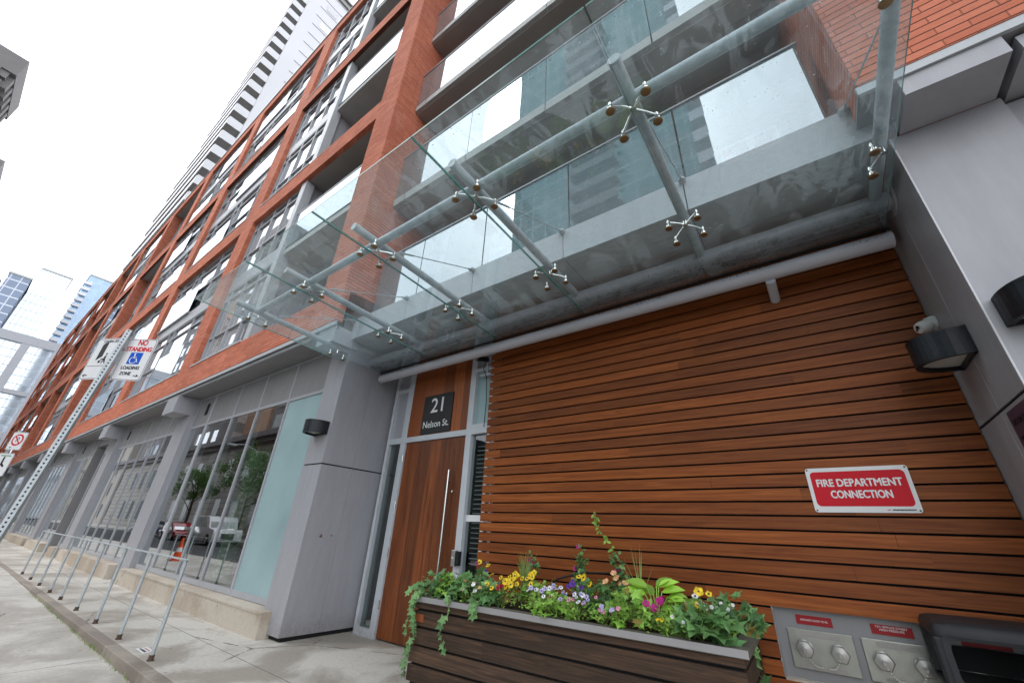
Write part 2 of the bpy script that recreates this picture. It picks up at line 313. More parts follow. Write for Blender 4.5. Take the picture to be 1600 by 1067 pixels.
# ------------------------------------------------------------------ mesh builder
class MB:
    def __init__(s): s.v = []; s.f = []; s.mi = []; s.cur = 0
    def quad(s, *pts):
        i = len(s.v); s.v += [tuple(p) for p in pts]; s.f.append(tuple(range(i, i + len(pts)))); s.mi.append(s.cur); return s
    def box(s, x0, x1, y0, y1, z0, z1, mat=None):
        if x1 < x0: x0, x1 = x1, x0
        if y1 < y0: y0, y1 = y1, y0
        if z1 < z0: z0, z1 = z1, z0
        i = len(s.v)
        P = [(x, y, z) for z in (z0, z1) for y in (y0, y1) for x in (x0, x1)]
        if mat is not None: P = [tuple(mat @ Vector(p)) for p in P]
        s.v += P
        for q in ((0, 2, 3, 1), (4, 5, 7, 6), (0, 1, 5, 4), (2, 6, 7, 3), (0, 4, 6, 2), (1, 3, 7, 5)):
            s.f.append(tuple(i + k for k in q)); s.mi.append(s.cur)
        return s
    def tube(s, a, b, r, r2=None, n=14, cap=True):
        a, b = Vector(a), Vector(b); r2 = r if r2 is None else r2
        d = (b - a).normalized(); u = d.orthogonal().normalized(); w = d.cross(u)
        i = len(s.v)
        for c, rr in ((a, r), (b, r2)):
            for k in range(n):
                t = 2 * math.pi * k / n; s.v.append(tuple(c + (u * math.cos(t) + w * math.sin(t)) * rr))
        for k in range(n):
            s.f.append((i + k, i + (k + 1) % n, i + n + (k + 1) % n, i + n + k)); s.mi.append(s.cur)
        if cap:
            s.f.append(tuple(i + k for k in reversed(range(n)))); s.mi.append(s.cur)
            s.f.append(tuple(i + n + k for k in range(n))); s.mi.append(s.cur)
        return s
    def path(s, pts, r, n=8):
        pts = [Vector(p) for p in pts]
        rr = r if isinstance(r, (list, tuple)) else [r] * len(pts)
        i = len(s.v); ref = None
        for k, p in enumerate(pts):
            d = (pts[min(k + 1, len(pts) - 1)] - pts[max(k - 1, 0)]).normalized()
            u = d.orthogonal().normalized() if ref is None else (ref - d * ref.dot(d)).normalized()
            ref = u; w = d.cross(u)
            for j in range(n):
                t = 2 * math.pi * j / n; s.v.append(tuple(p + (u * math.cos(t) + w * math.sin(t)) * rr[k]))
        for k in range(len(pts) - 1):
            for j in range(n):
                a = i + k * n + j; b = i + k * n + (j + 1) % n
                s.f.append((a, b, b + n, a + n)); s.mi.append(s.cur)
        s.f.append(tuple(i + k for k in reversed(range(n)))); s.mi.append(s.cur)
        e = i + (len(pts) - 1) * n; s.f.append(tuple(e + k for k in range(n))); s.mi.append(s.cur)
        return s
    def lathe(s, prof, c=(0, 0, 0), n=20, mat=None):
        i = len(s.v); m = len(prof)
        for r, z in prof:
            for k in range(n):
                t = 2 * math.pi * k / n; P = Vector((r * math.cos(t), r * math.sin(t), z))
                if mat is not None: P = mat @ P
                s.v.append(tuple(P + Vector(c)))
        for a in range(m - 1):
            for k in range(n):
                s.f.append((i + a * n + k, i + a * n + (k + 1) % n, i + (a + 1) * n + (k + 1) % n, i + (a + 1) * n + k)); s.mi.append(s.cur)
        s.f.append(tuple(i + k for k in reversed(range(n)))); s.mi.append(s.cur)
        e = i + (m - 1) * n; s.f.append(tuple(e + k for k in range(n))); s.mi.append(s.cur)
        return s
    def prism(s, pts2, mat, d):
        """closed outline pts2 (x,z) extruded along local y from 0 to d"""
        i = len(s.v); k = len(pts2)
        for y in (0, d):
            for (x, z) in pts2: s.v.append(tuple(mat @ Vector((x, y, z))))
        s.f.append(tuple(i + j for j in range(k))); s.mi.append(s.cur)
        s.f.append(tuple(i + k + j for j in reversed(range(k)))); s.mi.append(s.cur)
        for j in range(k):
            s.f.append((i + j, i + k + j, i + k + (j + 1) % k, i + (j + 1) % k)); s.mi.append(s.cur)
        return s
    def build(s, name, mats, parent=None, bevel=0.0, smooth=False, loc=None):
        me = bpy.data.meshes.new(name); L = Vector(loc) if loc is not None else None
        me.from_pydata([tuple(Vector(v) - L) for v in s.v] if L is not None else s.v, [], s.f)
        if not isinstance(mats, (list, tuple)): mats = [mats]
        for m in mats: me.materials.append(M[m] if isinstance(m, str) else m)
        if len(mats) > 1: me.polygons.foreach_set('material_index', s.mi)
        bm = bmesh.new(); bm.from_mesh(me); bmesh.ops.recalc_face_normals(bm, faces=bm.faces)
        if bevel: bmesh.ops.bevel(bm, geom=[e for e in bm.edges], offset=bevel, segments=2, profile=.5, affect='EDGES', clamp_overlap=True)
        bm.to_mesh(me); bm.free()
        if smooth:
            me.polygons.foreach_set('use_smooth', [True] * len(me.polygons))
            try: me.set_sharp_from_angle(angle=R_(40))
            except Exception: pass
        o = bpy.data.objects.new(name, me); COL.objects.link(o)
        if loc is not None: o.location = loc
        if parent is not None: put(o, parent)
        return o
def put(o, parent):
    """make o a child of parent and keep it where it is (both are only translated / rotated)"""
    o.parent = parent; o.matrix_parent_inverse = parent_world(parent).inverted()
def parent_world(p):
    m = Matrix.LocRotScale(p.location, p.rotation_euler, p.scale)
    if p.parent: m = parent_world(p.parent) @ p.matrix_parent_inverse @ m
    return m
def tag(o, label=None, cat=None, group=None, kind=None):
    if label: o['label'] = label
    if cat: o['category'] = cat
    if group: o['group'] = group
    if kind: o['kind'] = kind
    return o
def thing(name, label, cat, loc=(0, 0, 0), rz=0, group=None):
    o = bpy.data.objects.new(name, None); COL.objects.link(o); o.location = loc; o.rotation_euler = (0, 0, rz)
    o.empty_display_size = .2
    return tag(o, label, cat, group)
def dup(root, loc, label, rz=None):
    r = root.copy(); COL.objects.link(r); r.location = loc; r['label'] = label
    if rz is not None: r.rotation_euler = (0, 0, rz)
    for ch in list(root.children):
        c = ch.copy(); COL.objects.link(c); c.parent = r; c.matrix_parent_inverse = ch.matrix_parent_inverse
        for g in ch.children:
            d = g.copy(); COL.objects.link(d); d.parent = c; d.matrix_parent_inverse = g.matrix_parent_inverse
    return r
def text(s, size, mat, name, parent, M4, align='CENTER', width=None, ext=.0008, bold=.0):
    cu = bpy.data.curves.new('t', 'FONT'); cu.body = s; cu.size = size; cu.align_x = align; cu.align_y = 'CENTER'; cu.extrude = ext
    o = bpy.data.objects.new('t', cu); COL.objects.link(o); dg = bpy.context.evaluated_depsgraph_get(); dg.update()
    me = bpy.data.meshes.new_from_object(o.evaluated_get(dg)); bpy.data.objects.remove(o); bpy.data.curves.remove(cu)
    if width:
        xs = [v.co.x for v in me.vertices]; w = max(xs) - min(xs); k = width / w
        for v in me.vertices: v.co.x *= k
    if bold:
        bm = bmesh.new()
        for dx, dz in ((0, 0), (bold, 0), (-bold, 0), (0, bold), (0, -bold)):
            c_ = me.copy(); c_.transform(Matrix.Translation((dx, dz, dx * .1 + dz * .05))); bm.from_mesh(c_); bpy.data.meshes.remove(c_)
        bm.to_mesh(me); bm.free()
    me.transform(M4); me.materials.clear(); me.materials.append(M[mat])
    q = bpy.data.objects.new(name, me); COL.objects.link(q)
    if parent is not None: put(q, parent)
    return q
def face_m(loc, yaw=0, pitch=0):
    """local x right, z up, -y towards the viewer -> world"""
    return Matrix.Translation(loc) @ Matrix.Rotation(yaw, 4, 'Z') @ Matrix.Rotation(pitch, 4, 'X')
TXT = Matrix.Rotation(R_(90), 4, 'X')      # text plane (x,y) -> (x,z), facing -y
def rrect(w, h, r, k=5):
    pts = []
    for cx, cz, a0 in ((w / 2 - r, h / 2 - r, 0), (-w / 2 + r, h / 2 - r, 90), (-w / 2 + r, -h / 2 + r, 180), (w / 2 - r, -h / 2 + r, 270)):
        for i in range(k + 1):
            a = R_(a0 + 90 * i / k); pts.append((cx + r * math.cos(a), cz + r * math.sin(a)))
    return pts

# ================================================================== THE SETTING
g = MB().quad((-900, -900, -.34), (900, -900, -.34), (900, 900, -.34), (-900, 900, -.34)).build('ground', 'ground'); tag(g, kind='structure')
# lower sidewalk: falls gently towards the camera's right
def zl(x): return max(-.20, min(0, -.0095 * (x + 16.2)))
m = MB(); xs = [-140, -60, -30, -16.2, -12, -8, -4, 0, 5, 12, 40]
for a, b in zip(xs, xs[1:]):
    m.quad((a, -.9, zl(a) - .02), (b, -.9, zl(b) - .02), (b, 1.9, zl(b) - .001), (a, 1.9, zl(a) - .001))
tag(m.build('sidewalk', 'pavement_low'), kind='structure')
m = MB(); m.box(-140, 40, 1.985, 9, -.3, 0); tag(m.build('entrance_terrace', 'pavement'), kind='structure')
m = MB()
x = -16.2
while x < 6:
    m.box(x, x + 1.296, 1.86, 1.984, -.32, .002); x += 1.3
m.box(-140, -16.2, 1.86, 1.984, -.32, -.001)
tag(m.build('terrace_kerb', 'kerb', bevel=.006), kind='structure')
tag(MB().box(-140, 40, -1.06, -.9, -.33, -.10).build('street_kerb', 'kerb', bevel=.01), kind='structure')
tag(MB().quad((-140, -9.2, -.33), (40, -9.2, -.33), (40, -1.06, -.33), (-140, -1.06, -.33)).build('road', 'asphalt'), kind='structure')
tag(MB().box(-140, 40, -13, -9.2, -.32, -.12).build('far_sidewalk', 'pavement_low'), kind='structure')

# ================================================================== THE BRICK BUILDING
B = thing('brick_apartment_building', 'red brick apartment building with glazed ground floor and timber entrance beneath a glass canopy', 'building', (-5.98, 2.9, 0))
YF = 2.9
PC = [-13.7 - 7.15 * i for i in range(10)]              # pier centres
PIERS = [(c - .48, c + .48) for c in PC]
XEND = PC[-1] - .48
BANDS = [(4.47, 5.10), (10.28, 10.95), (16.1, 16.75), (21.85, 22.5)]
# brick frame: bands stop at piers
def brick_part(x0, x1, z0, z1, y0=YF, y1=3.02, name='brick_band'):
    return MB().box(x0, x1, y0, y1, z0, z1).build(name, 'brick', B)
edges = [(-6.68, PIERS[0][1])] + [(PIERS[i][0], PIERS[i + 1][1]) for i in range(9)]
for zi, (z0, z1) in enumerate(BANDS):
    if zi == 0: brick_part(XEND, -5.93, z0, z1)
    else:
        for (xr, xl) in edges: brick_part(xl, xr, z0, z1)
for i, (x0, x1) in enumerate(PIERS):
    brick_part(x0, x1, 5.10, 22.5, YF, 3.06, 'brick_pier'); MB().box(x0 + .03, x1 - .03, 3.06, 4.6, 5.10, 22).build('pier_lining', 'frame', B)
MB().box(-6.68, -5.93, YF, 5.4, 5.10, 22.5).build('brick_pier', 'brick', B)
MB().box(.90, 9, YF, 5.4, 4.47, 22.5).build('brick_pier', 'brick', B)
MB().box(XEND, 9, 4.6, 20, 22.0, 22.3).build('roof', 'stone_dark', B)
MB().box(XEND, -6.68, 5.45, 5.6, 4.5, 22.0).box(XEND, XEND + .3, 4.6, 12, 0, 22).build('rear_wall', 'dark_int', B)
MB().box(XEND, 9, 2.86, 3.28, 22.5, 22.56).build('parapet_coping', 'grey', B)

# ---- window units -------------------------------------------------
def window(x0, x1, z0, z1, cols, rows, y=3.02, blind=(), fr='frame', w=.05, depth=.10):
    fm = MB()
    xs = [x0] + list(cols) + [x1]; zs = [z0] + list(rows) + [z1]
    for k, xv in enumerate(xs):
        a = xv - w / 2 if 0 < k < len(xs) - 1 else (xv if k == 0 else xv - w * 1.3); b = a + (w if 0 < k < len(xs) - 1 else w * 1.3)
        fm.box(a, b, y, y + depth, z0, z1)
    for k, zv in enumerate(zs):
        a = zv - w / 2 if 0 < k < len(zs) - 1 else (zv if k == 0 else zv - w); b = a + w
        for i in range(len(xs) - 1):
            l = xs[i] + (w / 2 if i else w * 1.3); r = xs[i + 1] - (w / 2 if i < len(xs) - 2 else w * 1.3)
            fm.box(l, r, y + .008, y + depth - .01, a, b)
    f = fm.build('window', fr, B)
    pm = MB(); pm.cur = 0
    for i in range(len(xs) - 1):
        for j in range(len(zs) - 1):
            if (i, j) in blind: pm.cur = 1
            else: pm.cur = 0
            pm.quad((xs[i] + .02, y + .055, zs[j] + .02), (xs[i + 1] - .02, y + .055, zs[j] + .02), (xs[i + 1] - .02, y + .055, zs[j + 1] - .02), (xs[i] + .02, y + .055, zs[j + 1] - .02))
    pm.build('pane', ['pane', 'rail_glass'], f)
    return f
rnd = random.Random(3)
cells = [(-6.68, PIERS[0][1])] + [(PIERS[i][0], PIERS[i + 1][1]) for i in range(9)]
DEEP = {0: 'R', 3: 'L', 5: 'L', 6: 'L', 8: 'L', 9: 'L'}
for ci, (xr, xl) in enumerate(cells):
    for bi in range(3):
        zb, zt = BANDS[bi][1], BANDS[bi + 1][0]
        mid = zb + 2.45
        d = DEEP.get(ci)
        a, b = xl, xr
        if d == 'R': b = xl + 3.15

        floors = ((zb + .02, mid), (mid + .46, zt - .02))
        for fi, (z0, z1) in enumerate(floors):
            if d == 'R':
                cols = [a + .42, a + 1.3, a + 2.2]; rows = [z0 + .86, z1 - .34]
                window(a + .02, b - .02, z0, z1, cols, rows)
            else:
                n_ = 4; cols = [a + (b - a) * t for t in ((.1, .33, .42, .72) if (ci + bi) % 2 else (.16, .5, .58, .86))]
                rows = [z0 + 1.05, z1 - .4]
                window(a + .02, b - .02, z0, z1, cols, rows, y=(3.03 if not d else (3.42 if ci < 6 else 4.2)))
                if d: continue
                # glass guard panel standing in front of the opening lights
                ga, gb = ((a + (b - a) * .43, b - .1) if (ci + bi + fi) % 2 else (a + .12, a + (b - a) * .57))
                gp = MB().box(ga, gb, 2.965, 2.98, z0 + .04, z0 + 1.22).build('guard_panel', 'rail_glass', B)
                MB().box(ga, gb, 2.955, 3.02, z0 - .03, z0 + .035).box(ga, gb, 2.96, 2.99, z0 + 1.225, z0 + 1.25).build('guard_rail', 'frame', gp)
        # floor edge between the two storeys of the cell
        yo = 0 if d != 'L' else (.40 if ci < 6 else 1.18)
        MB().box(a, b, 3.02 + yo, 3.4 + yo, mid, mid + .46).build('spandrel', 'frame', B)
        MB().box(a, b, 2.88, 3.02 + yo, zb, zb + .035).build('window_sill', 'frame_white', B)
        # dark head of the recess
        if d == 'L':
            dy = 3.45 if ci < 6 else 4.25
            MB().box(a, b, 3.022, dy, zt + .005, zt + .06).build('window_head', 'soffit_brown', B)
            MB().box(xl - .01, xl + .02, 3.0, dy, zb, zt).build('brick_jamb', 'brick', B)
            if ci >= 6:
                MB().box(a, a + 3, 2.95, dy, mid + .10, mid + .26).build('balcony_slab', 'brick', B)
                MB().box(a + .05, a + 3, 2.96, 2.975, mid + .28, mid + 1.3).build('balcony_guard', 'rail_glass', B)
        elif d:
            p0, p1 = (b, xr) if d == 'R' else (xl, a)
            MB().box(p0 if d == 'R' else p1 - .5, p0 + .5 if d == 'R' else p1, 3.06, 3.14, zb, zt).build('corner_post', 'fascia', B) if False else None
            cx = b if d == 'R' else a
            MB().box(cx - .14, cx + .14, 2.965, 3.2, zb + .02, zt - .01).build('corner_post', 'fascia', B)
            if d == 'R': MB().box(a, b - .14, 3.022, 3.5, zt + .005, zt + .06).build('window_head', 'soffit_brown', B)
            else: MB().box(a + .14, b, 3.022, 3.5, zt + .005, zt + .06).build('window_head', 'soffit_brown', B)
            MB().box(cx - .05, cx + .05, 3.2, 4.6, zb, zt).build('return_wall', 'frame', B)
            # balcony slab, soffit and glass guard
            MB().box(p0, p1, 3.05, 5.45, mid + .10, mid + .26).build('balcony_slab', 'concrete_slab', B)
            gl = MB().box(p0 + .06, p1 - .06, 3.03, 3.045, mid + .30, mid + 1.42).build('balcony_guard', 'rail_glass', B)
            MB().box(p0 + .06, p1 - .06, 3.02, 3.055, mid + 1.42, mid + 1.45).build('cap_rail', 'frame', gl)
            MB().box(p0, p1, 3.022, 5.45, zt + .005, zt + .12).build('balcony_soffit', 'soffit_brown', B)
            if d == 'L': MB().box(xl - .01, xl + .02, 2.905, 5.4, zb, zt).build('brick_jamb', 'brick', B)
            f = window(p0, p1, zb, zt, [p0 + (p1 - p0) * .33, p0 + (p1 - p0) * .66], [zb + 2.3, mid, mid + .4, zt - .6], y=5.2)
        else:
            MB().box(a, b, 3.022, 3.5, zt + .005, zt + .06).build('window_head', 'soffit_brown', B)

# ---- entrance bay above the canopy: balconies ---------------------
XL, XR = -5.93, .90
for (zb0, zt0) in ((7.40, 7.62), (10.50, 10.70), (13.50, 13.70), (16.5, 16.7)):
    MB().box(XL + .002, XR - .002, 3.50, 5.3, zb0, zt0 - .02).build('balcony_soffit', 'soffit_brown', B)
    sl = MB(); x = XL + .002; L = [x, x + .35, x + 2.05, x + 3.75, x + 5.45, XR - .002]
    for a, b in zip(L, L[1:]): sl.box(a + .012, b - .012, 3.42, 3.50, zb0 + .03, zt0)
    sl.build('slab_edge', 'concrete_slab', B)
    gl = MB()
    for a, b in zip(L, L[1:]): gl.box(a + .006, b - .006, 3.44, 3.455, zt0 + .03, zt0 + 1.26)
    g0 = gl.build('balcony_guard', 'rail_glass', B)
    MB().box(XL, XR, 3.425, 3.47, zt0 + 1.262, zt0 + 1.285).build('cap_rail', 'frame', g0)
gl = MB()
for a, b in ((-5.75, -4.62), (-4.60, -3.22), (-3.20, -1.80), (-1.78, -.42), (-.40, .80)): gl.box(a, b, 3.42, 3.436, 4.80, 5.95)
g0 = gl.build('balcony_guard', 'rail_glass', B)
MB().box(-5.75, .82, 3.40, 3.455, 5.952, 5.975).box(-5.75, .82, 3.40, 3.455, 4.76, 4.798).build('cap_rail', 'frame', g0)
MB().box(XL, XR, 3.26, 5.3, 4.60, 4.655).build('balcony_floor', 'concrete_slab', B)
for z0 in (4.66, 7.62, 10.7, 13.7):
    window(XL + .05, XR - .05, z0, z0 + 2.7, [XL + 1.5, XL + 2.9, XL + 4.3, XL + 5.6], [z0 + 2.2], y=5.1)
MB().box(XL, XR, 5.31, 5.5, 4.6, 22).build('rear_wall', 'dark_int', B)

# ---- recessed pale fascia and soffit over the entrance ------------
fa = MB(); jx = [-5.97, -4.57, -3.20, -1.79, -.42, 1.035]
for a, b in zip(jx, jx[1:]): fa.box(a + .005, b - .005, 3.25, 3.29, 4.25, 4.655)
fa.build('fascia', 'fascia', B)
sf = MB()
for a, b in zip(jx, jx[1:]): sf.box(a + .005, b - .005, 3.292, 3.80, 4.252, 4.28); sf.box(a + .005, b - .005, 3.806, 4.36, 4.252, 4.28)
sf.build('entrance_soffit', 'soffit_grey', B)
MB().box(-5.98, 1.04, 3.3, 4.4, 4.29, 4.31).build('soffit_backing', 'black', B)

# ---- right-hand column with its bracket ---------------------------
m = MB()
m.box(1.045, 1.62, 3.30, 4.9, .04, 2.195).box(1.045, 1.62, 3.30, 4.9, 2.215, 4.222)
m.build('column', 'grey', B)
MB().box(1.04, 1.044, 3.302, 3.785, .04, 2.195).box(1.04, 1.044, 3.302, 3.785, 2.215, 4.22).box(1.04, 1.044, 3.79, 4.9, .04, 2.195).box(1.04, 1.044, 3.79, 4.9, 2.215, 4.22).build('column_panel', 'grey', B)
MB().box(1.0385, 1.0475, 3.2975, 3.306, .04, 2.195).box(1.0385, 1.0475, 3.2975, 3.306, 2.215, 4.222).box(1.0385, 1.0395, 3.785, 3.790, .04, 2.195).box(1.0385, 1.0395, 3.785, 3.790, 2.215, 3.75).build('edge_highlight', 'edge_highlight', B)  # thin pale strips painted in as the highlight along corner and joint
MB().box(1.05, 1.61, 3.31, 4.8, 2.19, 2.22).build('panel_gap', 'black', B)
MB().box(1.10, 1.60, 2.925, 3.298, 4.226, 4.388).build('bracket_block', 'grey', B)
MB().box(.885, 9, 2.905, 2.935, 4.392, 4.466).build('lower_fascia', 'fascia', B)
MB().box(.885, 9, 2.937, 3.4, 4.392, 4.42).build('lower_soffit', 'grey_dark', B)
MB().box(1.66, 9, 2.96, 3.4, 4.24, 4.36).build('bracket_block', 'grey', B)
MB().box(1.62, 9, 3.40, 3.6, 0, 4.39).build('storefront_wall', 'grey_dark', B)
MB().box(1.625, 1.70, 3.36, 3.398, .3, 4.2).box(1.70, 3.2, 3.36, 3.398, 4.05, 4.2).box(1.7, 3.2, 3.36, 3.398, .3, .4).box(3.2, 3.3, 3.36, 3.398, .3, 4.2).build('window', 'frame', B)

# ---- left column of the entrance ----------------------------------
m = MB()
m.box(-6.52, -5.985, 3.30, 4.6, .05, 2.195).box(-6.52, -5.985, 3.30, 4.6, 2.215, 4.33)
m.build('column', 'grey', B)
m = MB()
for (y0, y1) in ((3.302, 3.83), (3.836, 4.42)):
    for (z0, z1) in ((.05, 2.195), (2.215, 4.248)): m.box(-5.984, -5.980, y0, y1, z0, z1)
m.build('column_panel', 'grey', B)
MB().box(-6.5, -5.99, 3.31, 4.5, 2.19, 2.22).build('panel_gap', 'black', B)
MB().box(-6.50, -6.0, 3.34, 4.5, .0, .05).build('column_base', 'black', B)
MB().box(-5.979, -5.973, 3.71, 3.725, 1.23, 1.245).build('lock_stud', 'steel', B)
MB().tube((-5.982, 3.55, 1.23), (-5.972, 3.55, 1.23), .022, n=20).tube((-5.972, 3.55, 1.23), (-5.968, 3.55, 1.23), .012, n=16).build('key_switch', 'steel', B, smooth=True)
MB().box(-6.45, -5.93, 2.935, 3.42, 4.10, 4.388).build('bracket_block', 'grey', B)

# ---- left wing: soffit strips, brackets, pilasters ----------------
MB().box(XEND, -5.93, 2.905, 2.935, 4.392, 4.466).build('lower_fascia', 'fascia', B)
MB().box(XEND, -5.93, 2.937, 2.958, 4.392, 4.42).build('shadow_gap', 'black', B)
MB().box(XEND, -5.93, 2.96, 2.985, 4.33, 4.392).build('lower_fascia', 'fascia', B)
m = MB(); x = -5.98
while x > XEND: m.box(x - 2.37, x - .006, 2.987, 3.46, 4.33, 4.36); x -= 2.375
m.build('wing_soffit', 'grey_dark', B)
for c in PC:
    MB().box(c - .44, c + .44, 2.93, 3.45, 3.87, 4.328).build('bracket_block', 'grey', B)
    MB().box(c - .36, c + .54, 3.32, 3.7, 0, 3.868).build('pilaster', 'grey', B)
# ---- storefront glazing -------------------------------------------
YG = 3.42
def storefront(x0, x1, cols, wide=(), frosted=False):
    fm = MB()
    def wd(c): return .13 if c in wide else .055
    allx = [x0] + cols + [x1]
    for c in cols: fm.box(c - wd(c) / 2, c + wd(c) / 2, YG, YG + .14, .30, 4.325)
    fm.box(x0, x0 + .06, YG, YG + .14, .30, 4.325).box(x1 - .06, x1, YG, YG + .14, .30, 4.325)
    for i in range(len(allx) - 1):
        l = allx[i] + (.06 if i == 0 else wd(allx[i]) / 2); r = allx[i + 1] - (.06 if i == len(allx) - 2 else wd(allx[i + 1]) / 2)
        for z, h in ((.30, .085), (3.49, .06), (4.27, .05)): fm.box(l, r, YG + .004, YG + .13, z, z + h)
    f = fm.build('storefront_window', 'frame', B)
    pm = MB(); um = MB()
    for i in range(len(allx) - 1):
        last = frosted and i == len(allx) - 2
        if not last: pm.quad((allx[i], YG + .022, .34), (allx[i + 1], YG + .022, .34), (allx[i + 1], YG + .022, 3.5), (allx[i], YG + .022, 3.5))
        else: MB().quad((allx[i], YG + .022, .34), (allx[i + 1], YG + .022, .34), (allx[i + 1], YG + .022, 3.5), (allx[i], YG + .022, 3.5)).build('frosted_pane', 'frosted', f)
        um.box(allx[i] + .03, allx[i + 1] - .03, YG + .018, YG + .09, 3.55, 4.27)
    pm.build('pane', 'shop_glass', f); um.build('head_panel', 'grey_dark', f)
    lv = MB()
    lv.box(x0 + .62, x0 + .80, YG + .010, YG + .0175, 3.80, 4.1)
    lv.build('louvre', 'black', f)
    return f
storefront(-13.16, -6.50, [-12.05, -10.54, -9.27, -7.98], wide=(-12.05,), frosted=True)
for k, c in enumerate(PC[:-1]):
    x1 = c - .36; x0 = PC[k + 1] + .54
    if k == 1:
        storefront(x0, x1 - 2.9, [x0 + t * (x1 - 2.9 - x0) for t in (.33, .66)])
        storefront(x1 - 1.0, x1, [x1 - .5])
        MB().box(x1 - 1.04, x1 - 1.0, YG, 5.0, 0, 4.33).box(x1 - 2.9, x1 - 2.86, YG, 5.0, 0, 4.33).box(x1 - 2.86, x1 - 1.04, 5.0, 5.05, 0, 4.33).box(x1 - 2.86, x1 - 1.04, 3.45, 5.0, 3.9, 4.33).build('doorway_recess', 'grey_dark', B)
    else:
        n_ = 6; storefront(x0, x1, [x0 + (x1 - x0) * t / n_ for t in range(1, n_)])
MB().box(-13.12, -6.30, 3.17, 3.60, 0, .272).box(-13.12, -6.31, 3.16, 3.42, .272, .296).build('plinth', 'plinth', B)
for k, c in enumerate(PC[:-1]):
    x1 = c - .38; x0 = PC[k + 1] + .56
    if k == 1:
        MB().box(x1 - .98, x1, 3.17, 3.6, 0, .296).build('plinth', 'plinth', B); MB().box(x0, x1 - 2.9, 3.17, 3.6, 0, .296).build('plinth', 'plinth', B)
    else: MB().box(x0, x1, 3.17, 3.6, 0, .296).build('plinth', 'plinth', B)
# shop interior
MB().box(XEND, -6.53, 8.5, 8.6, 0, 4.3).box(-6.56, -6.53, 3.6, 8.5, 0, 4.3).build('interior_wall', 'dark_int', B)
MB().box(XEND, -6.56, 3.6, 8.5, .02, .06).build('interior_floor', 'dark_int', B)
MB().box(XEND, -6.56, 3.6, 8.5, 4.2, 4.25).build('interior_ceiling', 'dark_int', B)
n = NT('woven_column'); p = n.pos(); sx = n.n('SeparateXYZ', Vector=p)
ck = n.n('TexVoronoi', Vector=n.scale(p, (1, 1, 1.6)), Scale=9.0).outputs[0]
c = n.ramp(ck, (.15, (.80, .85, .66)), (.55, (.25, .38, .22)))
M['woven'] = n.end(n.pbr(c, .6, 0, n.bump(ck, .5, .02)))
MB().tube((-9.75, 3.95, .06), (-9.75, 3.95, 2.75), .20, n=24).build('interior_column', 'woven', B, smooth=True)

# ---- door bay ------------------------------------------------------
YD = 4.37
fm = MB()
def fr(x0, x1, z0, z1, dy=0): fm.box(x0, x1, YD - .06 - dy, YD + .06, z0, z1)
fr(-5.86, -5.80, 0, 4.25); fr(-5.50, -5.37, 0, 4.25); fr(-4.035, -3.93, 0, 4.25); fr(-3.50, -3.44, 0, 4.25)
fr(-5.80, -5.50, 0, .10); fr(-5.80, -5.50, 2.655, 2.75); fr(-5.37, -4.035, 2.655, 2.74); fr(-3.93, -3.50, 2.655, 2.80); fr(-5.80, -5.50, 3.56, 3.62); fr(-3.93, -3.5, 3.62, 3.68); fr(-3.93, -3.50, 0, .1)
DF = fm.build('door_frame', 'frame_white', B)
MB().quad((-5.80, YD, .1), (-5.50, YD, .1), (-5.50, YD, 2.655), (-5.80, YD, 2.655)).build('sidelight_pane', 'door_glass', DF)
MB().quad((-3.93, YD, .1), (-3.5, YD, .1), (-3.5, YD, 2.655), (-3.93, YD, 2.655)).build('sidelight_pane', 'door_glass', DF)
for q in ((-5.80, -5.50, 2.75, 3.56), (-5.80, -5.5, 3.62, 4.25), (-3.93, -3.5, 3.68, 4.25)): MB().box(q[0], q[1], YD - .01, YD + .02, q[2], q[3]).build('infill_panel', 'grey', DF)
MB().quad((-3.93, YD, 2.80), (-3.5, YD, 2.80), (-3.5, YD, 3.62), (-3.93, YD, 3.62)).build('transom_pane', 'frosted', DF)
D = MB().box(-5.365, -4.045, YD - .035, YD + .02, .02, 2.645).build('door', 'door_wood', B, bevel=.003)
MB().tube((-4.262, YD - .10, .42), (-4.262, YD - .10, 2.17), .0145, n=16).tube((-4.262, YD - .10, .6), (-4.262, YD - .03, .6), .009).tube((-4.262, YD - .10, 2.0), (-4.262, YD - .03, 2.0), .009).build('handle', 'steel', D, smooth=True)
MB().tube((-4.2, YD - .04, 1.88), (-4.2, YD - .055, 1.88), .014, n=16).build('lock_cylinder', 'chrome', D)
hm = MB()
for z in (.35, 1.0, 1.65, 2.35): hm.tube((-5.372, YD - .07, z), (-5.372, YD - .07, z + .11), .010, n=10)
hm.build('hinge', 'steel', D)
MB().box(-5.37, -4.036, YD - .05, YD + .03, 2.742, 4.25).build('overdoor_panel', 'panel_wood', B)
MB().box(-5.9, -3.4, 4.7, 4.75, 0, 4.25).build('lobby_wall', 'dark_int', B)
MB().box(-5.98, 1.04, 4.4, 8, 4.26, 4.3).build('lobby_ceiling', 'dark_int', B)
# venetian blind seen behind right-hand sidelight
bl = MB()
for k in range(26): bl.box(-3.92, -3.5, YD + .10, YD + .13, 1.0 + k * .06, 1.012 + k * .06)
bl.build('venetian_blind', 'frame_white', B)
MB().box(-3.93, -3.55, YD - .008, YD - .002, 1.50, 1.58).build('glass_notice', 'white_paint', DF)
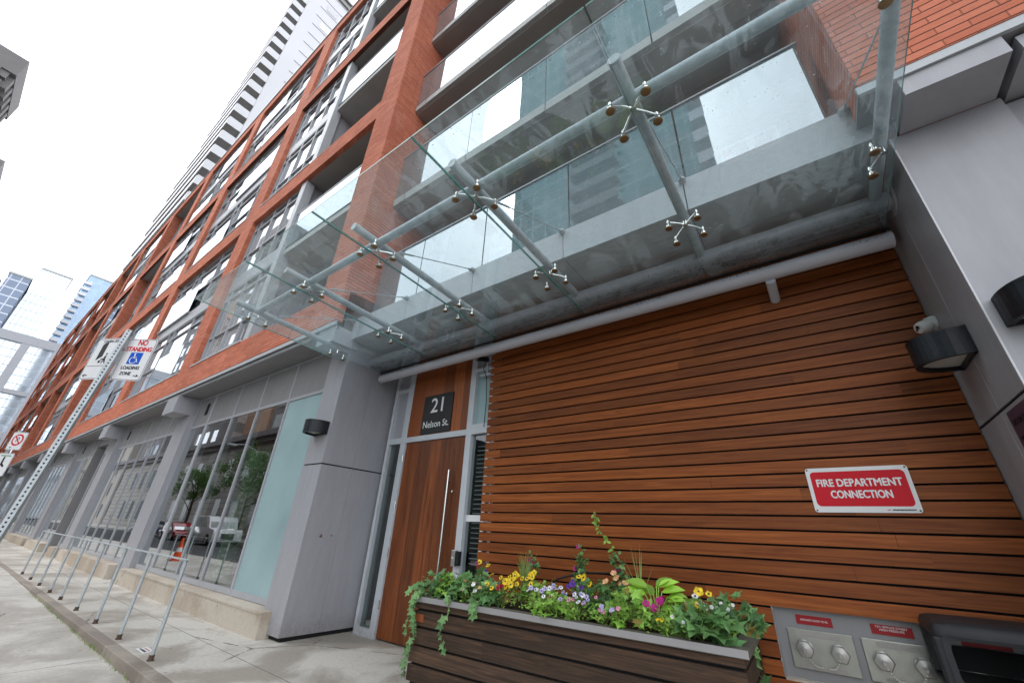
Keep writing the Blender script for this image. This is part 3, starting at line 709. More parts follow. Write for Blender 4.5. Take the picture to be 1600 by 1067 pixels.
# ---- timber screen --------------------------------------------------
SC = thing('slatted_timber_screen', 'wide wall of stained horizontal timber slats to the right of the door', 'timber wall', (-1.28, 4.30, 0))
sm = MB(); z = 1.2845 - .1115 * 11 + .006; PIT = .1115
k = 0
r3 = random.Random(5)
z = 1.2845 - PIT * 11
while z < 4.24:
    zt = min(z + PIT - .0165, 4.245)
    xr = 1.036
    if .50 < z + .05 < .955: xr = -.52
    jx0 = -3.61
    # boards butt at random joints
    js = sorted(r3.uniform(-2.8, .5) for _ in range(1 if r3.random() < .55 else 0))
    cuts = [jx0] + [j for j in js if j < xr - .3] + [xr]
    for a, b in zip(cuts, cuts[1:]):
        dy = r3.uniform(-.0012, .0012)
        sm.box(a + .001, b - .001, 4.272 + dy, 4.292 + dy, max(z, .02), zt)
    z += PIT
sm.build('slats', 'slat', SC)
MB().box(-3.46, -.53, 4.315, 4.335, .0, 4.25).box(-.53, 1.04, 4.315, 4.335, .96, 4.25).box(-.53, 1.04, 4.315, 4.335, 0, .50).build('backing_board', 'black', SC)
z = 1.2845 - PIT * 11
while z < 4.2: MB().box(-3.602, -3.56, 4.274, 4.296, z - .011, z - .002).build('spacer_clip', 'white_paint', SC); z += PIT
MB().box(-3.44, -3.40, 4.293, 4.40, .0, 4.25).build('edge_batten', 'black', SC)

# ---- standpipe connection panel -------------------------------------
FP = thing('standpipe_connection_panel', 'grey recessed panel with brushed fire hose inlets set low in the timber wall', 'hose inlet panel', (.26, 4.33, .5))
MB().box(-.515, 1.04, 4.318, 4.33, .505, .955).box(-.515, 1.04, 4.275, 4.318, .955, .962).box(-.52, -.512, 4.275, 4.33, .50, .955).build('panel', 'grey_dark', FP)  # darker grey stands in for shade below the wood
MB().box(-.515, 1.04, 4.28, 4.33, .468, .502).build('ledge', 'plinth', FP)
for k, (px, words, lab) in enumerate(((-.247, 'GROUND FLOOR TO P6', 'AUTO SPRINKLER'), (.20, '12½ SIMCOE STREET\nHIGH PRESSURE', 'STANDPIPE'), (.65, '21 NELSON STREET', 'STANDPIPE'))):
    pl = MB().box(px - .20, px + .20, 4.303, 4.317, .572, .818).build('inlet_plate', 'plate', FP, bevel=.003)
    tag(pl, ('left', 'middle', 'right')[k] + ' brushed inlet plate with two capped hose inlets')
    for sx_ in (-.105, .105):
        c = Vector((px + sx_, 4.303, .70)); cm = MB(); rx = Matrix.Rotation(R_(90), 4, 'X')
        cm.lathe([(.052, 0), (.052, .012), (.044, .016), (.044, .030)], c, 24, rx)
        cm.lathe([(.058, .030), (.058, .052), (.052, .058)], c, 6, rx)
        cm.lathe([(.046, .058), (.046, .064), (.012, .068), (.010, .080)], c, 24, rx)
        cm.build('cap', 'cap_metal', pl, smooth=False)
        ch = MB(); a = c + Vector((0, -.082, -.01)); b = Vector((px + sx_ * .2, 4.285, .60))
        for i in range(9):
            t = i / 8; q = a.lerp(b, t) + Vector((0, 0, -.03 * math.sin(math.pi * t))); ch.box(q.x - .004, q.x + .004, q.y - .003, q.y + .003, q.z - .005, q.z + .005)
        ch.build('chain', 'steel', pl)
    text(lab, .026, 'cap_metal', 'plate_lettering', pl, Matrix.Translation((px, 4.3015, .79)) @ TXT, width=.20 if k else .22)
    text('PUMPER CONNECTION', .020, 'cap_metal', 'plate_lettering', pl, Matrix.Translation((px, 4.3015, .592)) @ TXT, width=.2)
    MB().box(px - .125, px + .125, 4.3022, 4.3035, .772, .806).build('name_bar', 'soffit_brown', pl); MB().box(px - .12, px + .12, 4.3022, 4.3035, .580, .604).build('name_bar', 'soffit_brown', pl)
    lb = MB().box(px - .125, px + .10, 4.313, 4.3175, .850, .910).build('label_plate', 'label_red', FP)
    text(words, .018, 'white_paint', 'label_lettering', lb, Matrix.Translation((px - .012, 4.3115, .88 + (.008 if '\n' in words else 0))) @ TXT, width=.17)

# ================================================================== CANOPY
C = thing('glass_entrance_canopy', 'projecting glass canopy on tubular arms with spider fittings over the door', 'canopy', (-2.6, 3.9, 3.9))
def gz(y): return 3.985 - (y - 1.11) * .037
GX = [-6.16, -4.66, -3.27, -1.88, -.453, .975]
for a, b in zip(GX, GX[1:]):
    y0, y1 = 1.10, 3.955; a += .006; b -= .006
    # the sheet is drawn as its lower face plus four polished green edges
    pn = MB().quad((a, y0, gz(y0)), (b, y0, gz(y0)), (b, y1, gz(y1)), (a, y1, gz(y1))).build('glass_panel', 'canopy_glass', C)
    t = .017
    e = MB().quad((a, y0, gz(y0)), (b, y0, gz(y0)), (b, y0, gz(y0) + t), (a, y0, gz(y0) + t))
    e.quad((a, y0, gz(y0)), (a, y1, gz(y1)), (a, y1, gz(y1) + t), (a, y0, gz(y0) + t)).quad((b, y0, gz(y0)), (b, y1, gz(y1)), (b, y1, gz(y1) + t), (b, y0, gz(y0) + t))
    e.build('polished_edge', 'glass_edge', pn)
AX = [-6.05, -4.66, -3.265, -1.88, -.45, .93]
HA = .16                                                # arm axis above the glass
for ax in AX:
    a = MB().tube((ax, 1.52, gz(1.52) + HA), (ax, 3.80, gz(3.80) + HA), .042, n=20).build('arm', 'galv', C, smooth=True)
    MB().tube((ax, 1.515, gz(1.5) + HA), (ax, 1.522, gz(1.5) + HA), .044, n=20).build('end_cap', 'galv', a)
MB().tube((-6.05, 1.82, gz(1.82) + HA), (.975, 1.82, gz(1.82) + HA), .042, n=20).build('cross_tube', 'galv', C, smooth=True)
MB().tube((-5.975, 3.80, gz(3.8) + HA - .02), (1.035, 3.80, gz(3.8) + HA - .02), .085, n=24).build('wall_tube', 'grey', C, smooth=True)
MB().tube((1.02, 3.80, gz(3.8) + HA - .02), (1.038, 3.80, gz(3.8) + HA - .02), .14, n=28).build('wall_flange', 'grey', C, smooth=True)
gt = MB().tube((-5.93, 3.99, 3.77), (.985, 3.99, 3.77), .072, n=24).build('gutter_tube', 'gutter', C, smooth=True)
MB().tube((.07, 4.0, 3.69), (.07, 4.31, 3.61), .042, n=16).build('gutter_stub', 'frame_white', C, smooth=True)
MB().box(-5.93, .985, 3.945, 3.965, gz(3.95) - .022, gz(3.95) - .003).build('gasket', 'black', C)
for ai, ax in enumerate(AX):
    offs = [(-.12, -.12), (.12, -.12), (.12, .12), (-.12, .12)]
    if ai == 0: offs = [(.0, -.12), (.0, .12)]
    if ai == len(AX) - 1: offs = [(-.075, -.12), (-.075, .12)]
    for cy in (1.84, 3.13):
        sp = MB(); hub = Vector((ax, cy, gz(cy) + .075))
        sp.tube(hub + Vector((0, 0, -.012)), hub + Vector((0, 0, .05)), .020, n=14)
        for dx, dy in offs:
            g_ = gz(cy + dy); e = Vector((ax + dx, cy + dy, g_ + .062))
            mid = hub.lerp(e, .55) + Vector((0, 0, .006))
            sp.path([hub, mid, e], [.011, .008, .009], 8)
            sp.tube((e.x, e.y, g_ + .002), (e.x, e.y, g_ + .085), .0095, n=10)
            sp.tube((e.x, e.y, g_ + .003), (e.x, e.y, g_ + .022), .024, n=18)
            sp.tube((e.x, e.y, g_ + .050), (e.x, e.y, g_ + .072), .015, n=12)
        s = sp.build('spider_fitting', 'chrome', C, smooth=True)
        for dx, dy in offs:
            g_ = gz(cy + dy); x, y = ax + dx, cy + dy
            MB().lathe([(.031, g_ - .002), (.033, g_ - .008), (.029, g_ - .014), (.026, g_ - .0145)], (x, y, 0), 22).build('clamp_disc', ['bronze'], s, smooth=True)
for ax, fx in zip(AX, (-5.94, -4.57, -3.20, -1.79, -.42, .86)):
    a = Vector((ax + .03, 2.08, gz(2.08) + HA + .05)); b = Vector((fx, 3.22, 4.625))
    r = MB().tube(a, b, .0065, n=8); d = (b - a)
    r.tube(a, a + d * .16, .012, n=10).tube(a + d * .93, b, .012, n=10)
    r.tube(b + Vector((0, .03, -.0)), b + Vector((0, -.01, 0)), .035, n=16).tube(b + Vector((-.03, -.02, -.01)), b + Vector((.03, -.02, -.01)), .014, n=10)
    r.build('tie_rod', 'galv', C, smooth=True)

# ================================================================== SIGNS ON THE WALL
A = thing('address_sign', 'black square sign reading 21 Nelson St. above the timber door', 'sign', (-4.705, 4.31, 2.75))
MB().box(-5.035, -4.375, 4.300, 4.318, 2.752, 3.385).build('plate', 'ink', A, bevel=.002)
text('21', .34, 'white_paint', 'number', A, Matrix.Translation((-4.69, 4.2985, 3.195)) @ TXT, width=.27, bold=.003)
text('Nelson St.', .15, 'white_paint', 'street_name', A, Matrix.Translation((-4.705, 4.2985, 2.895)) @ TXT, width=.57, bold=.0012)

n_ = 'fire_department_sign'
Fs = thing(n_, 'red and white FIRE DEPARTMENT CONNECTION sign screwed to the timber slats', 'sign', (.255, 4.26, 1.807))
mm = face_m((.255, 4.262, 1.807))
MB().prism(rrect(.64, .338, .022), mm, .006).build('plate', 'white_paint', Fs)
MB().prism(rrect(.588, .262, .03), face_m((.255, 4.2605, 1.814)), .001).build('red_field', 'red', Fs)
text('FIRE DEPARTMENT', .078, 'white_paint', 'lettering', Fs, Matrix.Translation((.255, 4.259, 1.855)) @ TXT, width=.525, bold=.0022)
text('CONNECTION', .078, 'white_paint', 'lettering', Fs, Matrix.Translation((.255, 4.259, 1.768)) @ TXT, width=.37, bold=.0022)
text('LIFELINE FIRE PROTECTION', .013, 'ink', 'small_print', Fs, Matrix.Translation((.475, 4.2595, 1.658)) @ TXT, width=.13, bold=.0005)
MB().prism([(0, 0), (.018, .004), (.03, .010), (.02, -.002)], face_m((.372, 4.2605, 1.656)), .001).build('small_logo', 'red', Fs)
sc = MB()
for x in (-.05, .56):
    for z in (1.653, 1.961): sc.tube((x, 4.262, z), (x, 4.258, z), .006, n=10)
sc.build('screws', 'ink', Fs)
P = thing('purple_wall_notice', 'dark purple notice plate on the side of the right-hand grey column', 'sign', (1.03, 3.52, 2.0))
MB().box(1.030, 1.036, 3.33, 3.68, 1.92, 2.165).build('plate', flat('plum_plate', (.07, .04, .065), .4), P)
PR = Matrix.Translation((1.0285, 3.5, 2.09)) @ Matrix.Rotation(R_(-90), 4, 'Z') @ TXT
text('NO SMOKING', .05, 'ink', 'lettering', P, PR, width=.28)
PR = Matrix.Translation((1.0285, 3.5, 2.0)) @ Matrix.Rotation(R_(-90), 4, 'Z') @ TXT
text('WITHIN 9 METRES', .035, 'ink', 'lettering', P, PR, width=.28)

# ================================================================== WALL LAMPS
def lamp(label, loc, rz):
    """half-drum down light: flat back on local y=0, body towards -y"""
    t = thing('wall_lamp', label, 'wall lamp', loc, rz, 'black half-drum wall lamps')
    mt = Matrix.Translation(loc) @ Matrix.Rotation(rz, 4, 'Z')
    w, dp, h = .19, .28, .195; k = 22
    out = [(w * math.cos(math.pi * i / k), -dp * math.sin(math.pi * i / k) ** .85) for i in range(k + 1)]
    inn = [(x * .86, y * .88) for x, y in out]
    m = MB()
    def ring(z): return [mt @ Vector((x, y, z)) for x, y in out]
    lo, hi, bt = ring(-h / 2), ring(h / 2), ring(h / 2)
    for i in range(k): m.quad(lo[i], lo[i + 1], hi[i + 1], hi[i])
    m.quad(*[p for p in hi]); li = [mt @ Vector((x, y, -h / 2)) for x, y in inn]
    for i in range(k): m.quad(lo[i], lo[i + 1], li[i + 1], li[i])
    up = [mt @ Vector((x, y, -h / 2 + .03)) for x, y in inn]
    for i in range(k): m.quad(li[i], li[i + 1], up[i + 1], up[i])
    for zz in (-h / 2 + .018, h / 2 - .02):
        for i in range(k):
            a, b = out[i], out[i + 1]; q = [mt @ Vector((a[0] * 1.012, a[1] * 1.012, zz)), mt @ Vector((b[0] * 1.012, b[1] * 1.012, zz)), mt @ Vector((b[0] * 1.012, b[1] * 1.012, zz + .006)), mt @ Vector((a[0] * 1.012, a[1] * 1.012, zz + .006))]
            m.quad(*q)
    m.box(-w, w, -.02, 0, -h / 2, h / 2, mt)
    m.build('housing', 'lamp_black', t, smooth=True)
    MB().quad(*up).build('diffuser', flat('lamp_lens', (.55, .55, .50), .2), t)
    return t
lamp('black half-drum wall lamp on the left grey column beside the shop window', (-6.22, 3.296, 2.745), 0)
lamp('black half-drum wall lamp on the right column beneath the white camera', (1.038, 3.83, 2.665), R_(-90))
lamp('black half-drum wall lamp cut off by the right edge of the photo', (1.28, 3.296, 2.665), 0)
# cameras
cc = thing('security_camera', 'white turret security camera beside the black lamp at right', 'security camera', (1.036, 4.14, 3.01))
d = Vector((-1, -.25, -.1)).normalized(); q = d.to_track_quat('Z', 'Y').to_matrix().to_4x4()
MB().lathe([(.062, 0), (.062, .02), (.055, .05), (.05, .06)], (1.036, 4.14, 3.01), 24, Matrix.Rotation(R_(-90), 4, 'Y')).build('base', 'white', cc, smooth=True)
MB().lathe([(.044, .03), (.052, .06), (.050, .10), (.040, .125), (.012, .13)], (1.03, 4.14, 3.01), 24, Vector((-.85, -.35, -.30)).normalized().to_track_quat('Z', 'Y').to_matrix().to_4x4()).build('turret', 'white', cc, smooth=True)
e = Vector((1.03, 4.14, 3.01)) + Vector((-.85, -.35, -.30)).normalized() * .131
e2 = Vector((-.85, -.35, -.30)).normalized()
MB().tube(e + Vector((0, -.014, .006)), e + Vector((0, -.014, .006)) + e2 * .004, .014, n=16).tube(e + Vector((0, .016, -.004)), e + Vector((0, .016, -.004)) + e2 * .004, .010, n=16).build('lens', 'ink', cc)
c2 = thing('bullet_camera', 'small dark security camera with dangling cable over the right sidelight', 'security camera', (-3.7, 4.25, 3.72))
MB().tube((-3.70, 4.28, 3.78), (-3.76, 4.10, 3.74), .040, n=18).build('body', 'lamp_black', c2, smooth=True)
MB().tube((-3.76, 4.10, 3.74), (-3.766, 4.085, 3.737), .030, n=16).build('lens', 'chrome', c2)
MB().box(-3.82, -3.62, 4.27, 4.31, 3.52, 3.55).tube((-3.70, 4.29, 3.54), (-3.70, 4.28, 3.76), .012, n=8).build('bracket', 'frame_white', c2)
MB().path([(-3.72, 4.26, 3.74), (-3.70, 4.20, 3.60), (-3.66, 4.24, 3.46), (-3.655, 4.27, 3.1), (-3.66, 4.265, 2.72)], .006).build('cable', 'hose', c2)
it = thing('entry_keypad', 'small metal keypad on the door frame beside the timber door', 'keypad', (-3.965, 4.27, 1.06))
MB().box(-4.02, -3.955, 4.24, 4.305, .975, 1.155).build('housing', 'steel', it, bevel=.004)
MB().tube((-3.99, 4.24, 1.07), (-3.99, 4.233, 1.07), .012, n=14).build('button', 'white', it)
MB().box(-3.952, -3.90, 4.245, 4.305, .985, 1.145).build('reader', 'ink', it, bevel=.004)

# ================================================================== RAILING
Rl = thing('ramp_railing', 'galvanised railing with flat top bar along the terrace kerb', 'railing', (-10.6, 2.04, 0))
px = [-15.85, -14.55, -13.35, -12.15, -11.1, -9.8, -8.55, -7.35, -6.11]
for x in px:
    p_ = MB().tube((x, 2.04, .03), (x + .01, 2.04, .925), .019, n=12).build('post', 'galv', Rl, smooth=True)
    MB().tube((x, 2.04, 0), (x, 2.04, .05), .026, n=10).box(x - .032, x + .032, 2.012, 2.068, 0, .006).build('foot', 'rust', p_)
MB().box(-15.9, -6.06, 2.015, 2.065, .925, .938).build('top_bar', 'galv', Rl, bevel=.003)
no = thing('floor_notice', 'small worn white sticker with red mark on the paving by the railing', 'sticker', (-6.6, 2.1, .004))
MB().box(-6.72, -6.46, 2.06, 2.17, .001, .004).build('plate', 'white_paint', no)
text('NO PARKING', .04, 'ink', 'lettering', no, Matrix.Translation((-6.59, 2.092, .0048)), width=.2)
MB().box(-6.68, -6.5, 2.128, 2.14, .0042, .0048).build('red_stripe', 'label_red', no)

m = MB(); r = random.Random(77)
for i in range(230):
    x = r.choice((-11.8, -10.6, -9.6, -8.3, -7.4, -6.3)) + r.gauss(0, .32); y = 1.852 - abs(r.gauss(0, .012)); z = zl(x)
    a = r.uniform(0, 6.28); h = r.uniform(.015, .06); d = Vector((math.cos(a) * h * .6, math.sin(a) * h * .4 - .01, h)); w = Vector((.004, .002, 0))
    b = Vector((x, y, z)); m.quad(b - w, b + w, b + d)
tag(m.build('kerb_weeds', 'grass'), 'thin line of weeds growing along the foot of the terrace kerb', 'weeds', kind='stuff')
# ================================================================== STREET SIGN POSTS
def signpost(label, base, top, group):
    t = thing('sign_post', label, 'sign post', base)
    a, b = Vector(base), Vector(top); d = (b - a); L = d.length
    mt = Matrix.Translation(a) @ Vector((0, 0, 1)).rotation_difference(d).to_matrix().to_4x4() @ Matrix.Rotation(R_(62), 4, 'Z')
    m = MB(); w, th = .021, .003
    # face with a row of holes: built from webs left between the holes
    z = 0; hole = .012
    m.box(-w, -hole / 2, -w, -w + th, 0, L, mt).box(hole / 2, w, -w, -w + th, 0, L, mt)
    while z < L:
        m.box(-hole / 2, hole / 2, -w, -w + th, z, min(z + .017, L), mt); z += .030
    m.box(-w, -w + th, -w + th, w, 0, L, mt).box(w - th, w, -w + th, w, 0, L, mt).box(-w + th, w - th, w - th, w, 0, L, mt)
    m.build('perforated_tube', 'galv', t)
    MB().box(-w + .0045, w - .0045, w - .010, w - .006, 0, L, mt).build('tube_inside', 'black', t)
    return t
signpost('leaning perforated steel sign post in the left foreground carrying the standing signs', (-4.86, .33, -.13), (-4.86, .525, 2.90), None)
def sign_plate(name, label, loc, yaw, w, h, draw, pitch=0):
    t = thing(name, label, 'street sign', loc)
    mt = face_m(loc, yaw, pitch)
    MB().prism(rrect(w, h, .03), mt, .003).build('plate', 'white_paint', t)
    m = MB(); o_, i_ = rrect(w - .012, h - .012, .026), rrect(w - .020, h - .020, .023)
    for k in range(len(o_)):
        j = (k + 1) % len(o_); m.quad(*[mt @ Vector((q[0], -.0006, q[1])) for q in (o_[k], o_[j], i_[j], i_[k])])
    m.build('border', 'ink', t)
    draw(t, mt); return t
def T(mt, x, z): return mt @ Matrix.Translation((x, -.0014, z)) @ TXT
def arrow(m, mt, x, z, s, dr):
    m.prism([(x + dr * s, z), (x, z + s * .55), (x + dr * s * .2, z), (x, z - s * .55)], mt @ Matrix.Translation((0, -.0014, 0)), .001)
    m.prism([(x - dr * s * .1, z + s * .16), (x - dr * s * .9, z + s * .16), (x - dr * s * .9, z - s * .16), (x - dr * s * .1, z - s * .16)], mt @ Matrix.Translation((0, -.0014, 0)), .001)
def draw_r(t, mt):
    text('NO', .072, 'red', 'lettering', t, T(mt, .01, .163), width=.085, bold=.002)
    text('STANDING', .060, 'red', 'lettering', t, T(mt, .0, .098), width=.235, bold=.002)
    q = mt @ Matrix.Translation((0, -.0012, 0))
    MB().prism([(-.058, .066), (.058, .066), (.058, -.048), (-.058, -.048)], q, .001).build('wheelchair_field', 'blue', t)
    m = MB(); q2 = mt @ Matrix.Translation((0, -.0024, 0))
    def P3(x, z): return q2 @ Vector((x, 0, z))
    ring = [(-.008 + .030 * math.cos(a), -.010 + .030 * math.sin(a)) for a in [R_(100 + i * 17) for i in range(15)]]
    m.path([P3(*p) for p in ring], .0035, 6)
    m.path([P3(-.010, .040), P3(-.006, .008), P3(.018, .006), P3(.030, -.026), P3(.040, -.024)], .0040, 6)
    m.path([P3(-.008, .022), P3(.014, .022)], .0035, 6)
    m.lathe([(.0085, 0), (.0085, .001)], tuple(P3(-.012, .050)), 12, mt.to_3x3().to_4x4() @ TXT)
    m.build('wheelchair_symbol', 'white_paint', t)
    text('LOADING', .043, 'ink', 'lettering', t, T(mt, 0, -.085), width=.165, bold=.0012)
    text('ZONE', .043, 'ink', 'lettering', t, T(mt, -.02, -.140), width=.10, bold=.0012)
    m = MB(); arrow(m, mt, .085, -.158, .026, 1); m.build('arrow', 'ink', t)
sign_plate('parking_sign', 'white NO STANDING LOADING ZONE sign with blue wheelchair square', (-4.79, .636, 2.637), R_(35.5), .275, .41, draw_r)
def draw_l(t, mt):
    text('LOADING ZONE', .035, 'ink', 'lettering', t, T(mt, .03, .172), width=.20)
    m = MB(); q = mt @ Matrix.Translation((0, -.0012, 0))
    m.prism([(-.06, .14), (-.035, .16), (0, .16), (0, .02), (-.06, -.02)], q, .001)        # van body edge
    m.prism([(.03, .02), (.05, .03), (.055, -.01), (.07, -.05), (.058, -.052), (.043, -.02), (.03, -.05), (.018, -.05), (.032, -.01)], q, .001)
    m.prism([(.0, -.005), (.03, .0), (.03, -.012), (.0, -.02)], q, .001)
    m.lathe([(.009, 0), (.009, .001)], tuple(q @ Vector((.045, 0, .043))), 12, mt.to_3x3().to_4x4() @ TXT)
    m.prism([(-.02, -.02), (.006, -.02), (.006, -.045), (-.02, -.045)], q, .001)
    m.build('loading_symbol', 'ink', t)
    m = MB(); m.prism([(-.12, -.072), (.12, -.072), (.12, -.076), (-.12, -.076)], q, .001); arrow(m, mt, -.09, -.165, .03, -1); m.build('arrow', 'ink', t)
sign_plate('parking_sign', 'grey loading sign with van pictogram and left arrow, left of the post', (-5.09, .46, 2.645), R_(24), .29, .41, draw_l)
signpost('thin sign post far along the kerb carrying the red ring sign', (-12.6, .56, -.1), (-12.6, .60, 2.78), None)
def draw_p(t, mt):
    m = MB(); q = mt @ Matrix.Translation((0, -.0012, 0))
    m.lathe([(.11, 0), (.11, .001)], tuple(q @ Vector((0, 0, .02))), 28, mt.to_3x3().to_4x4() @ TXT); m.build('red_ring', 'red', t)
    m = MB(); m.lathe([(.082, 0), (.082, .001)], tuple(mt @ Vector((0, -.0024, .02))), 28, mt.to_3x3().to_4x4() @ TXT); m.build('ring_centre', 'white_paint', t)
    text('P', .13, 'ink', 'lettering', t, mt @ Matrix.Translation((0, -.0036, .02)) @ TXT)
    m = MB(); m.prism([(-.075, .085), (-.06, .10), (.075, -.045), (.06, -.06)], mt @ Matrix.Translation((0, -.0048, 0)), .001); m.build('red_bar', 'red', t)
    m = MB(); arrow(m, mt, -.06, -.125, .03, -1); m.build('arrow', 'ink', t)
sign_plate('parking_sign', 'small white no parking sign with red ring on the far post', (-12.35, .62, 2.56), R_(35), .30, .34, draw_p)
def draw_q(t, mt):
    q = mt @ Matrix.Translation((0, -.0012, 0))
    m = MB(); m.prism([(-.03, .14), (.0, .15), (.01, .02), (.06, -.02), (.05, -.05), (-.03, -.0)], q, .001); m.build('pictogram', 'ink', t)
    m = MB(); arrow(m, mt, .03, -.15, .03, 1); m.build('arrow', 'ink', t)
    MB().prism([(-.1, .17), (.1, .17), (.1, .155), (-.1, .155)], q, .001).build('green_line', flat('sign_green', (.02, .25, .12), .4), t)
sign_plate('parking_sign', 'pale sign with black pictogram mounted under the red ring sign', (-12.42, .60, 2.12), R_(35), .30, .42, draw_q)

# ================================================================== PLANTER
YAW = R_(2.8)
pm = Matrix.Translation((-2.0, 3.655, 0)) @ Matrix.Rotation(YAW, 4, 'Z')
W2, D2, ZT = 1.415, .50, .80
Pl = thing('timber_planter', 'long dark timber planter box with steel trimmed rim in front of the slatted wall', 'planter', (-2.0, 3.655, 0), YAW)
m = MB(); z = .165; ph = .135
while z < ZT - .08:
    zt = min(z + ph - .020, ZT - .048)
    m.box(-W2 + .03, W2 - .03, -D2 + .03, -D2 + .055, z, zt, pm).box(W2 - .055, W2 - .03, -D2 + .056, D2 - .03, z, zt, pm).box(-W2 + .03, -W2 + .055, -D2 + .056, D2 - .03, z, zt, pm)
    z += ph
m.box(-W2 + .056, W2 - .056, D2 - .055, D2 - .03, .17, ZT - .05, pm)
m.build('side_boards', 'planter_wood', Pl)
MB().box(-W2 + .058, W2 - .058, -D2 + .058, D2 - .058, .12, ZT - .06, pm).build('liner', 'black', Pl)
MB().box(-W2, W2, -D2, -D2 + .10, ZT - .045, ZT, pm).box(-W2, W2, D2 - .1, D2, ZT - .045, ZT, pm).box(-W2, -W2 + .1, -D2 + .101, D2 - .101, ZT - .045, ZT, pm).box(W2 - .1, W2, -D2 + .101, D2 - .101, ZT - .045, ZT, pm).build('rim', flat('weathered_rim', (.13, .12, .10), .7, var=.4, sc=12, bump=.4, bsc=70), Pl)
MB().box(-W2 - .002, W2 + .002, -D2 - .004, -D2, ZT - .040, ZT + .002, pm).build('steel_trim', flat('brushed_trim', (.36, .345, .35), .4, .3), Pl)
MB().box(-W2 + .1, W2 - .1, -D2 + .1, D2 - .1, ZT - .059, ZT - .02, pm).build('soil', 'soil', Pl)
MB().box(-W2 + .08, W2 - .08, -D2 + .10, D2 - .10, .0, .118, pm).build('base', 'black', Pl)
MB().box(-W2 + .045, -W2 + .16, -D2 + .026, -D2 + .0295, .60, .66, pm).build('timber_tag', 'panel_wood', Pl)

IVY = [(0, -.02), (.20, -.12), (.52, -.10), (.42, .18), (.78, .42), (.36, .50), (.22, .62), (0, 1.06), (-.22, .62), (-.36, .50), (-.78, .42), (-.42, .18), (-.52, -.10), (-.20, -.12)]
OVAL = [(0, 0), (.16, .12), (.27, .38), (.22, .68), (0, 1.0), (-.22, .68), (-.27, .38), (-.16, .12)]
def leaf(m, p, d, up_, size, shape, fold=.12):
    d = d.normalized(); s = d.cross(up_);
    if s.length < 1e-3: s = d.orthogonal()
    s.normalize(); nrm = s.cross(d)
    c = p + d * size * .42
    i = len(m.v); m.v.append(tuple(c - nrm * size * fold * .5))
    for (x, y) in shape:
        q = p + s * x * size + d * y * size + nrm * (abs(x) * fold * size * 1.3 - (y - .4) ** 2 * size * .25); m.v.append(tuple(q))
    k = len(shape)
    for j in range(k): m.f.append((i, i + 1 + j, i + 1 + (j + 1) % k)); m.mi.append(m.cur)
def rv(r): return Vector((r.uniform(-1, 1), r.uniform(-1, 1), r.uniform(-1, 1)))
def pl(x, y, z=0): return pm @ Vector((x, y, z))
plants = []
def ivy_bush(x, y, rad, n, h, mat, label, seed, size=.055):
    rad *= 1.12; h *= 1.45; n = int(n * 1.9); size *= 1.12
    r = random.Random(seed); o = pl(x, y, ZT - .02)
    t = thing('ivy_plant', label, 'ivy', tuple(o), 0, 'ivy plants in the planter')
    m = MB(); st = MB()
    for i in range(n):
        a = r.uniform(0, 6.28); rr = rad * math.sqrt(r.random()); hh = h * (1 - (rr / rad) ** 2 * .6) * r.uniform(.25, 1.05)
        p = o + Vector((math.cos(a) * rr, math.sin(a) * rr, hh))
        d = Vector((math.cos(a), math.sin(a), -.15)) * .8 + rv(r) * .7 + Vector((0, -.5, 0))
        u = Vector((0, -.75, .9)) + rv(r) * .55
        leaf(m, p, d, u, size * r.uniform(.65, 1.25), IVY)
        if i % 5 == 0: st.path([o + Vector((math.cos(a) * rr * .3, math.sin(a) * rr * .3, 0)), p - Vector((0, 0, .01)), p], .0016, 4)
    m.build('foliage', mat, t); st.build('stems', 'stem', t); return t
def blob(m, p, r, rn, n=5, look=Vector((0, -.8, .6))):
    """a flower: petals round a centre facing the street"""
    d = (look + rv(rn) * .4).normalized(); u = d.orthogonal().normalized(); w = d.cross(u); a0 = rn.uniform(0, 6)
    for i in range(n):
        a = a0 + 6.283 * i / n; c = p + (u * math.cos(a) + w * math.sin(a)) * r * .52 + d * rn.uniform(0, .003); t_ = (u * -math.sin(a) + w * math.cos(a)); q = (u * math.cos(a) + w * math.sin(a))
        pts = [c + t_ * r * .5 * math.sin(b) + q * r * .5 * math.cos(b) + d * r * .12 * math.cos(2 * b) for b in [6.283 * j / 7 for j in range(7)]]
        m.quad(*pts)
    return d
def flower_plant(x, y, rad, nl, nf, h, fcol, label, seed, fsize=.020, eye='ink', name='pansy_plant', cat='pansies', lmat='ivy_light', cluster=False):
    h *= 1.28; nl = int(nl * 1.4); nf = int(nf * 1.5); fsize *= 1.1
    r = random.Random(seed); o = pl(x, y, ZT - .02); t = thing(name, label, cat, tuple(o), 0, None)
    m = MB(); st = MB()
    for i in range(nl):
        a = r.uniform(0, 6.28); rr = rad * math.sqrt(r.random()); p = o + Vector((math.cos(a) * rr, math.sin(a) * rr, h * r.uniform(.1, .75)))
        leaf(m, p, Vector((math.cos(a), math.sin(a), .3)) + rv(r) * .8, Vector((0, -.5, 1)) + rv(r) * .5, r.uniform(.022, .042), OVAL)
    m.build('foliage', lmat, t)
    for i in range(nf):
        a = r.uniform(0, 6.28); rr = rad * (.35 if cluster else 1) * math.sqrt(r.random())
        p = o + Vector((math.cos(a) * rr, math.sin(a) * rr - .02, h * r.uniform(.75, 1.15)))
        fm_ = MB(); d = blob(fm_, p, fsize * r.uniform(.8, 1.2), r)
        f = fm_.build('flower', fcol if isinstance(fcol, str) else r.choice(fcol), t)
        if eye: 
            e_ = MB(); e_.tube(p + d * .003, p + d * .005, fsize * .26, n=8); e_.build('eye', eye, f)
        st.path([o + Vector((math.cos(a) * rr * .5, math.sin(a) * rr * .5, 0)), p - Vector((0, 0, .03)), p - d * .004], .0012, 4)
    st.build('stems', 'stem', t); return t
